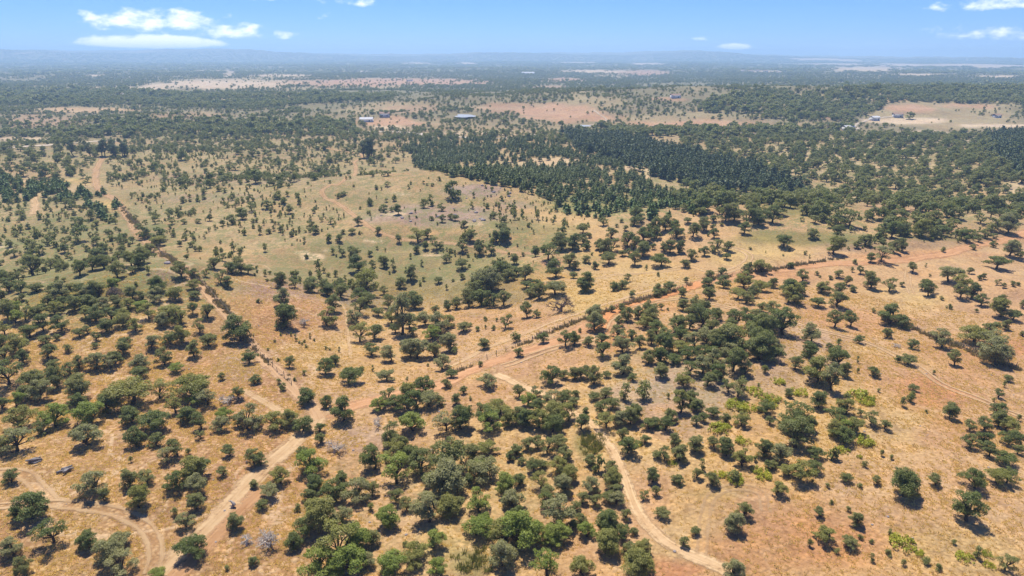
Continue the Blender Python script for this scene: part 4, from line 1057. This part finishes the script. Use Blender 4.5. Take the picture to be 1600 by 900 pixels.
def pond(px, py, rx, ry, label):
    a = np.linspace(0, 2 * math.pi, 40, endpoint=False)
    wob = 1 + .16 * np.sin(a * 3 + 1) + .1 * np.sin(a * 5)
    xs = px + rx * np.cos(a) * wob; ys = py + ry * np.sin(a) * wob
    p = at_px([px], [py])[0]
    d = px_dir(xs, ys); zl = p[2] + 1.4
    t = (zl - CAM_H) / d[:, 2]
    P = d * t[:, None]; V = [(q[0], q[1], zl) for q in P]
    tag(link('pond', mesh_from('pond', V, [tuple(range(len(V)))], [M['water']])), label, kind='structure')


pond(727, 181, 16, 2.4, 'pale farm pond on the distant hill')
pond(911, 196.5, 13, 1.5, 'small blue pond below the distant brown hill')

# ------------------------------------------------------------------ uncountable scatter (geometry nodes)
def scatter(name, label, P, scl, rotz, idx, meshes, lie=0.0):
    pc = bpy.data.collections.new(name + '_kinds')
    for k, me in enumerate(meshes):
        o = bpy.data.objects.new(f'{name}_kind_{k:02d}', me); pc.objects.link(o)
    me = bpy.data.meshes.new(name); n = len(P)
    me.vertices.add(n); me.vertices.foreach_set('co', np.asarray(P, np.float32).ravel())
    a = me.attributes.new('scl', 'FLOAT_VECTOR', 'POINT'); a.data.foreach_set('vector', np.asarray(scl, np.float32).ravel())
    rot = np.zeros((n, 3), np.float32); rot[:, 2] = rotz
    if lie: rot[:, :2] = rng.normal(size=(n, 2)) * lie
    a = me.attributes.new('rot', 'FLOAT_VECTOR', 'POINT'); a.data.foreach_set('vector', rot.ravel())
    a = me.attributes.new('idx', 'INT', 'POINT'); a.data.foreach_set('value', np.asarray(idx, np.int32))
    o = link(name, me); tag(o, label, kind='stuff')
    ng = bpy.data.node_groups.new(name + '_scatter', 'GeometryNodeTree')
    ng.interface.new_socket('Geometry', in_out='INPUT', socket_type='NodeSocketGeometry')
    ng.interface.new_socket('Geometry', in_out='OUTPUT', socket_type='NodeSocketGeometry')
    N, L = ng.nodes, ng.links
    gi, go = N.new('NodeGroupInput'), N.new('NodeGroupOutput')
    ci = N.new('GeometryNodeCollectionInfo'); ci.inputs['Collection'].default_value = pc
    ci.inputs['Separate Children'].default_value = True; ci.inputs['Reset Children'].default_value = True
    ip = N.new('GeometryNodeInstanceOnPoints'); ip.inputs['Pick Instance'].default_value = True

    def attr(nm, ty):
        x = N.new('GeometryNodeInputNamedAttribute'); x.data_type = ty; x.inputs['Name'].default_value = nm
        return x.outputs[0]
    L.new(gi.outputs[0], ip.inputs['Points']); L.new(ci.outputs[0], ip.inputs['Instance'])
    L.new(attr('idx', 'INT'), ip.inputs['Instance Index']); L.new(attr('rot', 'FLOAT_VECTOR'), ip.inputs['Rotation']); L.new(attr('scl', 'FLOAT_VECTOR'), ip.inputs['Scale'])
    L.new(ip.outputs[0], go.inputs[0])
    md = o.modifiers.new('scatter', 'NODES'); md.node_group = ng
    return o


def whole(parts, mats, name):
    (tv, tq), (cv, cq) = parts
    V, Q = join([(tv, tq), (cv, cq)])
    fm = np.concatenate([np.zeros(len(tq), np.int32), np.ones(len(cq), np.int32)])
    return mesh_np(name, V, Q, mats, fm), (np.ptp(cv[:, 0]) + np.ptp(cv[:, 1])) / 2


OAK1 = [whole(oak_parts(np.random.default_rng(300 + k), ['bushy', 'spreading', 'bushy', 'rounded', 'lopsided', 'bushy'][k % 6], 1), [M['bark'], M['scatter_leaf']], 'scattered_oak') for k in range(12)]
OAK1 += [whole(oak_parts(np.random.default_rng(350 + k), ['bushy', 'spreading', 'lopsided', 'rounded', 'open', 'bushy', 'flat-topped', 'rounded'][k], 0), [M['bark'], M['scatter_leaf']], 'scattered_oak') for k in range(8)]
OAK2 = [whole(oak_parts(np.random.default_rng(400 + k), ['bushy', 'spreading', 'bushy', 'rounded', 'bushy', 'lopsided'][k % 6], 2), [M['bark'], M['scatter_leaf']], 'far_oak') for k in range(6)]
BUSH1 = [whole(bush_parts(np.random.default_rng(500 + k), 1, k % 2 == 1), [M['bark'], M['bush_leaf']], 'scattered_bush') for k in range(6)]
PINE1 = [whole(pine_parts(np.random.default_rng(600 + k)), [M['bark'], M['pine_leaf']], 'plantation_pine') for k in range(5)]
PINED = [whole(pine_parts(np.random.default_rng(620 + k)), [M['bark'], M['pine_dark']], 'tall_pine') for k in range(5)]
PINEB = [whole(pine_parts(np.random.default_rng(640 + k), 1, 4.0), [M['bark'], M['pine_bright']], 'young_pine') for k in range(4)]


def cand(r0, r1, per_ha, azlim=42):
    area = R(2 * azlim) / 2 * (r1 ** 2 - r0 ** 2)
    n = int(area / 1e4 * per_ha)
    r = np.sqrt(rng.uniform(r0 ** 2, r1 ** 2, n)); a = np.radians(rng.uniform(-azlim, azlim, n))
    x, y = r * np.sin(a), r * np.cos(a)
    z = H(x, y)
    px, py, dep = to_px(x, y, z)
    return x, y, z, px, py, r


def near_track(x, y, extra=.6):
    hit = np.zeros(len(x), bool)
    for C, w in TRACK_LINES:
        lo, hi = C.min(0) - 6, C.max(0) + 6
        s = np.where((x > lo[0]) & (x < hi[0]) & (y > lo[1]) & (y < hi[1]) & ~hit)[0]
        for b in range(0, len(s), 4000):
            k = s[b:b + 4000]
            d2 = ((x[k, None] - C[None, :, 0]) ** 2 + (y[k, None] - C[None, :, 1]) ** 2).min(1)
            hit[k] = d2 < (w * .45 + extra) ** 2
    return hit


# polygons in the photograph, trees per hectare
OAK_DENS = [      # polygon, trees per hectare, crown width in metres, evenness
    ([(-60, 300), (100, 300), (180, 330), (250, 400), (230, 470), (0, 500), (-60, 500)], 170, 2.3, .5),
    ([(-60, 410), (130, 410), (240, 470), (300, 500), (280, 520), (130, 530), (-60, 590)], 110, 2.7, .5),
    ([(-60, 195), (620, 195), (640, 250), (500, 285), (300, 290), (-60, 300)], 150, 2.8, .6),
    ([(-60, 222), (160, 222), (150, 285), (0, 290), (-60, 290)], 240, 3.4, .6),
    ([(200, 300), (640, 270), (700, 330), (400, 350), (200, 350)], 45, 2.8, .7),
    ([(330, 262), (460, 262), (460, 294), (280, 294)], 220, 3.2, .6),
    ([(230, 205), (620, 200), (640, 222), (560, 228), (400, 240), (230, 240)], 280, 3.0, .7),
    ([(1060, 205), (1650, 215), (1650, 320), (1240, 300), (1190, 270), (1060, 240)], 330, 3.9, .85),
    ([(1030, 296), (1250, 292), (1650, 300), (1650, 372), (1400, 372), (1250, 350), (1150, 355), (1060, 338)], 230, 5.2, .8),
    ([(640, 205), (900, 205), (900, 225), (640, 222)], 220, 3.6, .7),
    ([(820, 350), (900, 340), (960, 400), (840, 420)], 30, 3.2, .6),
    ([(620, 365), (800, 365), (800, 410), (620, 400)], 40, 3.2, .6),
    ([(720, 420), (800, 410), (830, 440), (760, 480), (700, 480)], 60, 4.4, .6),
    ([(600, 285), (760, 285), (830, 310), (830, 345), (640, 345)], 40, 2.8, .6),
    ([(650, 450), (760, 450), (700, 520), (650, 560), (620, 520)], 25, 4.0, .6),
    ([(420, 690), (560, 700), (700, 640), (860, 640), (960, 720), (1010, 900), (450, 905), (480, 800)], 190, 4.0, .7),
    ([(960, 490), (1160, 480), (1230, 540), (1180, 600), (1020, 570)], 230, 4.6, .8),
    ([(0, 590), (330, 590), (330, 660), (0, 680)], 18, 3.4, .6),
    ([(900, 590), (1080, 620), (1230, 640), (1290, 700), (1180, 740), (1010, 700), (900, 660)], 60, 3.8, .7),
]
BUSH_DENS = [
    ([(180, 290), (620, 270), (820, 300), (900, 350), (880, 410), (700, 450), (420, 440), (290, 400)], 380),
    ([(400, 400), (860, 390), (820, 450), (560, 460), (400, 430)], 330),
    ([(-60, 300), (200, 330), (260, 410), (230, 480), (-60, 500)], 420),
    ([(180, 225), (640, 225), (640, 290), (180, 300)], 260),
    ([(880, 350), (1200, 350), (1320, 395), (1200, 420), (900, 430)], 28),
    ([(1180, 360), (1340, 395), (1500, 385), (1550, 360), (1300, 350)], 520),
    ([(420, 440), (600, 480), (700, 580), (480, 600)], 14),
    ([(900, 600), (1250, 540), (1400, 600), (1450, 700), (1250, 760), (1000, 720)], 26),
    ([(1200, 700), (1600, 740), (1600, 900), (1300, 900)], 12),
    ([(820, 300), (900, 335), (1060, 330), (1100, 340), (900, 350), (820, 335)], 380),
    ([(420, 690), (560, 700), (700, 640), (860, 640), (960, 720), (1010, 900), (450, 905), (480, 800)], 25),
]
PINE_POLY = [(632, 222), (700, 218), (870, 222), (905, 240), (985, 262), (1020, 290), (1075, 330), (900, 337), (820, 300), (740, 282), (665, 270), (636, 250)]
PINE2_POLY = [(885, 212), (965, 212), (1065, 238), (1195, 268), (1262, 300), (1120, 300), (1015, 276), (985, 262), (900, 236)]
PINE2B = [(1540, 212), (1660, 205), (1660, 310), (1600, 290), (1565, 255)]
PINEB_POLYS = [[(0, 275), (28, 278), (62, 300), (40, 310), (0, 320)], [(45, 285), (95, 285), (130, 300), (155, 295), (155, 312), (90, 318), (60, 310)], [(120, 318), (145, 316), (182, 338), (178, 348), (140, 345)], [(168, 318), (185, 316), (194, 328), (178, 330)],
               [(840, 300), (1060, 300), (1120, 340), (900, 345)]]

# --- oaks of the middle distance
x, y, z, px, py, r = cand(95, 950, 380)
dens = np.zeros(len(x))
wmed = np.full(len(x), 4.0); even = np.full(len(x), .5)
for poly, d, wm, ev in OAK_DENS:
    k = in_poly(px, py, poly) & (d > dens)
    dens[k] = d; wmed[k] = wm; even[k] = ev
clump = sstep(.36, .66, vnoise(x, y, 34, 71, 3))
keep = rng.uniform(0, 380, len(x)) < dens * (even + (1 - even) * 2.0 * clump)
keep &= ~in_poly(px, py, PINE_POLY) & ~in_poly(px, py, PINE2_POLY) & ~near_track(x, y, 1.0)
# no double planting on the trees already listed
kx = np.where(keep)[0]
for b in range(0, len(kx), 1500):
    k = kx[b:b + 1500]
    d = np.hypot(x[k, None] - RP[None, :, 0], y[k, None] - RP[None, :, 1]) - .42 * RM[None]
    keep[k] = d.min(1) > 1.1
x, y, z = x[keep], y[keep], z[keep]; r = r[keep]; wmed = wmed[keep]
W = np.clip(rng.lognormal(0, .34, len(x)) * wmed, 1.5, 8.0)
X = np.concatenate([x, RP[rest_i, 0]]); Y = np.concatenate([y, RP[rest_i, 1]]); Z = np.concatenate([z, RP[rest_i, 2]]); W = np.concatenate([W, np.maximum(RM[rest_i], 1.6)])
ix = rng.integers(0, 12, len(X)); ix = np.where(np.hypot(X, Y) < 300, 12 + ix % 8, ix)     # finer leaves close by
s = W / np.array([m[1] for m in OAK1])[ix] * 1.08
scatter('oak_woodland', 'scattered oaks dotting the middle distance', np.stack([X, Y, Z], -1), np.stack([s, s, s * rng.uniform(.9, 1.2, len(s))], -1), rng.uniform(0, 6.28, len(s)), ix, [m[0] for m in OAK1])
print('mid oaks', len(X))

# --- low bushes
x, y, z, px, py, r = cand(95, 650, 700)
dens = np.zeros(len(x))
for poly, d in BUSH_DENS: dens = np.maximum(dens, d * in_poly(px, py, poly))
keep = rng.uniform(0, 700, len(x)) < dens * (.2 + 1.7 * sstep(.4, .68, vnoise(x, y, 22, 77, 3)))
keep &= ~near_track(x, y, .5)
x, y, z = x[keep], y[keep], z[keep]
W = np.clip(rng.lognormal(math.log(1.1), .45, len(x)), .5, 3.2)
ix = rng.integers(0, 6, len(x)); s = W / np.array([m[1] for m in BUSH1])[ix]
scatter('scrub', 'low green scrub scattered over the valley fields', np.stack([x, y, z], -1), np.stack([s, s, s * rng.uniform(1, 1.5, len(s))], -1), rng.uniform(0, 6.28, len(s)), ix, [m[0] for m in BUSH1])
print('bushes', len(x))

# --- pine plantations
x, y, z, px, py, r = cand(230, 950, 1100)
px_, py_ = px, py
ek = (vnoise(x, y, 18, 88, 3) - .5)
px, py = px + ek * 44, py + ek * 14
k1 = in_poly(px, py, PINE_POLY) & (rng.random(len(x)) < .34 + .60 * sstep(.36, .56, vnoise(x, y, 30, 81, 3)))
k2 = (in_poly(px, py, PINE2_POLY) & (rng.random(len(x)) < .5)) | (in_poly(px, py, PINE2B) & (rng.random(len(x)) < .5))
bare = np.zeros(len(x), bool)
for (cx, cy, rx, ry) in [(860, 255, 60, 6), (985, 262, 20, 6), (1010, 273, 8, 8), (930, 270, 20, 3)]:
    bare |= (np.hypot((px - cx) / rx, (py - cy) / ry) < 1) & (rng.random(len(x)) < .85)
k1 &= ~bare & ~k2 & (rng.random(len(x)) < 1 - .6 * sstep(296, 318, py)); k2 &= ~bare
sx = rng.uniform(.5, .95, k1.sum()); ix = rng.integers(0, 5, k1.sum())
scatter('young_pine_plantation', 'dense young plantation in the valley right of centre', np.stack([x, y, z], -1)[k1], np.stack([sx * 1.25, sx * 1.25, sx * rng.uniform(.75, 1.1, len(sx))], -1), rng.uniform(0, 6.28, len(sx)), ix, [m[0] for m in PINE1])
sx = rng.uniform(1.1, 1.6, k2.sum()); ix = rng.integers(0, 5, k2.sum())
scatter('pine_forest', 'dark tall pine forest beyond the plantation', np.stack([x, y, z], -1)[k2], np.stack([sx * 1.1, sx * 1.1, sx * rng.uniform(.75, 1.1, len(sx))], -1), rng.uniform(0, 6.28, len(sx)), ix, [m[0] for m in PINED])
k3 = np.zeros(len(x), bool)
for n, poly in enumerate(PINEB_POLYS): k3 |= in_poly(px, py, poly) & (rng.random(len(x)) < (.5 if n < 4 else .35))
k3 &= ~k1 & ~k2
sx = rng.uniform(.6, 1.05, k3.sum()); ix = rng.integers(0, 4, k3.sum())
scatter('young_pine_rows', 'bright green rows of young trees at far left', np.stack([x, y, z], -1)[k3], np.stack([sx * 1.5, sx * 1.5, sx], -1), rng.uniform(0, 6.28, len(sx)), ix, [m[0] for m in PINEB])
print('pines', k1.sum(), k2.sum(), k3.sum())

# --- woods of the far plain
def far_wood(x, y, z, px, py, r):
    soil = soil_colour(x, y, z)
    open_ = sstep(.245, .34, soil[:, 0])                # pale soil is open field
    n1 = vnoise(x, y * .6, 240, 91, 4); n2 = vnoise(x, y, 45, 93, 3)
    n3 = vnoise(x, y * .35, 420, 95, 4)
    wood = .16 + .7 * sstep(.44, .55, n1) + .45 * (sstep(.4, .65, n2) - .4) + .4 * sstep(.5, .58, n3)
    band = (np.abs(py - 200) < 12) & (px > 150) & (px < 560) | (np.abs(py - 212 + (px - 900) * .012) < 10) & (px > 900) & (px < 1330) | (np.abs(py - 213) < 7) & (px < 220) & (px > -100)
    p1 = in_poly(px, py, [(1180, 150), (1330, 140), (1600, 135), (1700, 150), (1700, 165), (1400, 160), (1330, 190), (1180, 185)])
    p2 = in_poly(px, py, [(-100, 140), (270, 145), (400, 150), (620, 148), (610, 156), (380, 170), (250, 165), (-100, 165)])
    p3 = in_poly(px, py, [(1080, 160), (1200, 140), (1300, 150), (1200, 178), (1090, 176)])
    belt = band | p1 | p2 | p3
    wood = np.where(belt, 1.3, wood)
    keep = (rng.random(len(x)) < np.clip(wood, 0.03, 1) * (1 - .95 * open_ * ~belt)) & (py < 215) & ~in_poly(px, py, PINE2_POLY) & ~((np.hypot((px - 727) / 26, (py - 182) / 6) < 1) | (np.hypot((px - 911) / 17, (py - 198) / 4) < 1))
    return keep & ~((np.abs(px - 573) < 18) & (py > 184) & (py < 205)) & ~((np.abs(px - 1402) < 8) & (py > 181) & (py < 192)) & ~near_track(x, y, 1.0), belt


FX = []
for (r0, r1, per, wm) in [(600, 1500, 330, 3.1), (1500, 3200, 120, 4.6)]:
    x, y, z, px, py, r = cand(r0, r1, per)
    keep, belt = far_wood(x, y, z, px, py, r)
    FX.append(np.stack([x, y, z, np.clip(rng.lognormal(math.log(wm), .33, len(x)), 2.2, 15) * np.where(belt, 1.7, 1.0)], -1)[keep])
FX = np.concatenate(FX)
x, y, z, W = FX.T
ix = rng.integers(0, 6, len(x)); s = W / np.array([m[1] for m in OAK2])[ix]
scatter('far_woodland', 'woods and scattered trees over the distant plain', np.stack([x, y, z], -1), np.stack([s, s, s * .95], -1), rng.uniform(0, 6.28, len(s)), ix, [m[0] for m in OAK2])
print('far', len(x))
x, y, z, px, py, r = cand(3100, 9000, 5.5)
soil = soil_colour(x, y, z)
open_ = sstep(.245, .34, soil[:, 0])
keep = rng.random(len(x)) < (.95 - .95 * open_)
x, y, z, r = x[keep], y[keep], z[keep], r[keep]
W = rng.uniform(14, 36, len(x))
ix = rng.integers(0, 6, len(x)); s = W / np.array([m[1] for m in OAK2])[ix]
scatter('horizon_woodland', 'forest reading as one dark mass towards the horizon', np.stack([x, y, z - 2], -1), np.stack([s, s, s * .36], -1), rng.uniform(0, 6.28, len(s)), ix, [m[0] for m in OAK2])
print('horizon', len(x))

# --- tall stands that break the middle distance
def stand(px0, py0, n, spread, h, label, dark=False, name='tree_stand'):
    p = at_px([px0], [py0])[0]
    pts = sorted([(p[0] + rng.normal() * spread[0], p[1] + rng.normal() * spread[1]) for k in range(n)], key=lambda q: q[0] / q[1])
    for k, (qx, qy) in enumerate(pts):
        lab = label + ', ' + ORD[k]
        me_t, me_c, wid = OAKS['tall'][k % 4]
        s = h / 11.0 * rng.uniform(.85, 1.15)
        make_plant(name, (qx, qy, float(H(np.array([qx]), np.array([qy]))[0])), rng.uniform(0, 6.28), (s, s, s * 1.1), [('trunk', me_t), ('crown', me_c)], lab, 'tree', label, [None, M['pine_dark']])


stand(574, 246, 5, (5, 3), 16, 'tall dark eucalyptus in the group beside the winding track', True, 'eucalyptus')
stand(155, 243, 9, (12, 4), 12, 'dark umbrella pine in the stand at far left', True, 'umbrella_pine')

# --- orchard row under the sandy field
OR_X = [1392 + 10.5 * k for k in range(11)]
for k, ox in enumerate(OR_X):
    p = at_px([ox], [219 + .12 * k])[0]
    tm, cm, wid = OAKS['rounded'][k % 4]
    s_ = 4.2 / wid
    make_plant('orchard_tree', p, rng.uniform(0, 6), (s_, s_, s_), [('trunk', tm), ('crown', cm)], f'small round orchard tree below the sandy field, {ORD[k]} in its row', 'tree', 'orchard row')

# --- dry weeds along the fences and hedges
wp = []
for pts, half, per in [(FENCE_A, .7, 3), (FENCE_B, .9, 3), (FENCE_L, .9, 4), (FENCE_R, 1.3, 5)]:
    C = polyline_world(pts, 1.0)
    for c in C:
        for _ in range(int(per * max(0, 3.2 * (float(vnoise(np.array([c[0]]), np.array([c[1]]), 7, 61, 3)[0]) - .28)) + rng.random())): wp.append((c[0] + rng.normal() * half * .6, c[1] + rng.normal() * half * .6))
wp = np.array(wp); wz = H(wp[:, 0], wp[:, 1])


def weed_mesh(k, mat, n=26, h=.8, spread=.5, wdt=.07):
    g = np.random.default_rng(700 + k); V = []; Q = []
    for i in range(n):
        a = g.uniform(0, 6.28); rr = g.uniform(0, spread) ; b = np.array([math.cos(a) * rr, math.sin(a) * rr, -.05])
        d = np.array([math.cos(a) * g.uniform(.1, .6) + g.normal() * .2, math.sin(a) * g.uniform(.1, .6) + g.normal() * .2, 1.0]); d /= np.linalg.norm(d)
        t = np.cross(d, g.normal(size=3)); t /= np.linalg.norm(t)
        L = h * g.uniform(.5, 1.1); w = wdt * g.uniform(.6, 1.3)
        o = len(V); V += [b - t * w, b + t * w, b + d * L * .7 + t * w * .9, b + d * L - t * w * .25]; Q.append((o, o + 1, o + 2, o + 3))
    return mesh_np('weed', np.array(V), np.array(Q), [mat])


WEEDS = [weed_mesh(k, M['weed'], 30, .9, .5, .09) for k in range(4)]
s = np.clip(rng.lognormal(-.2, .35, len(wp)), .35, 1.9)
scatter('dry_weeds', 'brown dry weeds growing along the fences', np.stack([wp[:, 0], wp[:, 1], wz], -1), np.stack([s, s, s], -1), rng.uniform(0, 6.28, len(s)), rng.integers(0, 4, len(s)), WEEDS)

# --- straw tufts on the near slopes
x, y, z, px, py, r = cand(72, 230, 48000, 43)
lw = np.clip(.26 + .9 * (1 - sstep(420, 600, px)) * sstep(500, 560, py) + .30 * sstep(1180, 1300, px), 0, 1)
keep = rng.random(len(x)) < lw * (.25 + .9 * sstep(.35, .62, vnoise(x, y, 3.2, 99, 3)))
keep[keep] &= ~near_track(x[keep], y[keep], -.3)
x, y, z, px, py = x[keep], y[keep], z[keep], px[keep], py[keep]
TUFTS = [weed_mesh(20 + k, M['straw'], 16, .26, .28, .05) for k in range(4)]
s = rng.uniform(.6, 1.5, len(x))
scatter('dry_grass', 'tufts of dry straw grass on the near slopes', np.stack([x, y, z], -1), np.stack([s, s, s], -1), rng.uniform(0, 6.28, len(s)), rng.integers(0, 4, len(s)), TUFTS)
print('tufts', len(x))
# --- green reed patch at the bottom and scrubby grass by the curve
x, y, z, px, py, r = cand(72, 140, 30000, 20)
keep = (np.hypot((px - 742) / 36, (py - 880) / 26) < rng.uniform(.4, 1.1, len(x))) | (np.hypot((px - 925) / 22, (py - 695) / 22) < rng.uniform(.3, 1.0, len(x)))
REED = [weed_mesh(40 + k, M['greengrass'], 22, 1.0, .3, .045) for k in range(3)]
s = rng.uniform(.6, 1.2, keep.sum())
scatter('reed_grass', 'green reedy grass patch between the bottom trees', np.stack([x, y, z], -1)[keep], np.stack([s, s, s], -1), rng.uniform(0, 6.28, len(s)), rng.integers(0, 3, len(s)), REED)

# --- stones of the rocky rise and the slopes
def rock_mesh(k):
    g = np.random.default_rng(800 + k)
    v = []
    n, mrow = 7, 4
    for j in range(mrow + 1):
        t = math.pi * j / mrow
        for i in range(n):
            a = 2 * math.pi * i / n; q = g.uniform(.75, 1.15)
            v.append((math.sin(t) * math.cos(a) * q, math.sin(t) * math.sin(a) * q, math.cos(t) * .6 * q))
    f = [(j * n + i, (j + 1) * n + i, (j + 1) * n + (i + 1) % n, j * n + (i + 1) % n) for j in range(mrow) for i in range(n)]
    return mesh_np('stone', np.array(v), np.array(f), [M['rock']])


x, y, z, px, py, r = cand(75, 460, 220)
pr = .9 * (np.hypot((px - 745) / 60, (py - 300) / 14) < 1) + .6 * (np.hypot((px - 690) / 110, (py - 338) / 12) < 1) + .5 * (np.hypot((px - 250) / 60, (py - 425) / 16) < 1) + .25 * (r < 200)
keep = rng.random(len(x)) < pr
x, y, z, r = x[keep], y[keep], z[keep], r[keep]
s = np.where(r > 230, rng.uniform(.3, 1.3, len(x)), rng.uniform(.08, .3, len(x)))
scatter('stones', 'grey stones strewn over the rises', np.stack([x, y, z], -1), np.stack([s, s, s], -1), rng.uniform(0, 6.28, len(s)), rng.integers(0, 4, len(s)), [rock_mesh(k) for k in range(4)])

# ------------------------------------------------------------------ summer haze: one closed box of even air
HAZE_D = 1.9e-4
v, q = box(-13900, 13900, -400, 13900, -60, 155)
hm, hnt, hout = new_mat('haze_air')
pv = hnt.nodes.new('ShaderNodeVolumePrincipled')
pv.inputs['Color'].default_value = (.49, .745, 1.0, 1)
pv.inputs['Density'].default_value = HAZE_D
pv.inputs['Anisotropy'].default_value = 0.25
hnt.links.new(pv.outputs[0], hout.inputs['Volume'])
tag(link('haze', mesh_np('haze', v, q, [hm])), 'pale blue summer haze over the plain', kind='stuff')
print('objects', len(scene.objects))
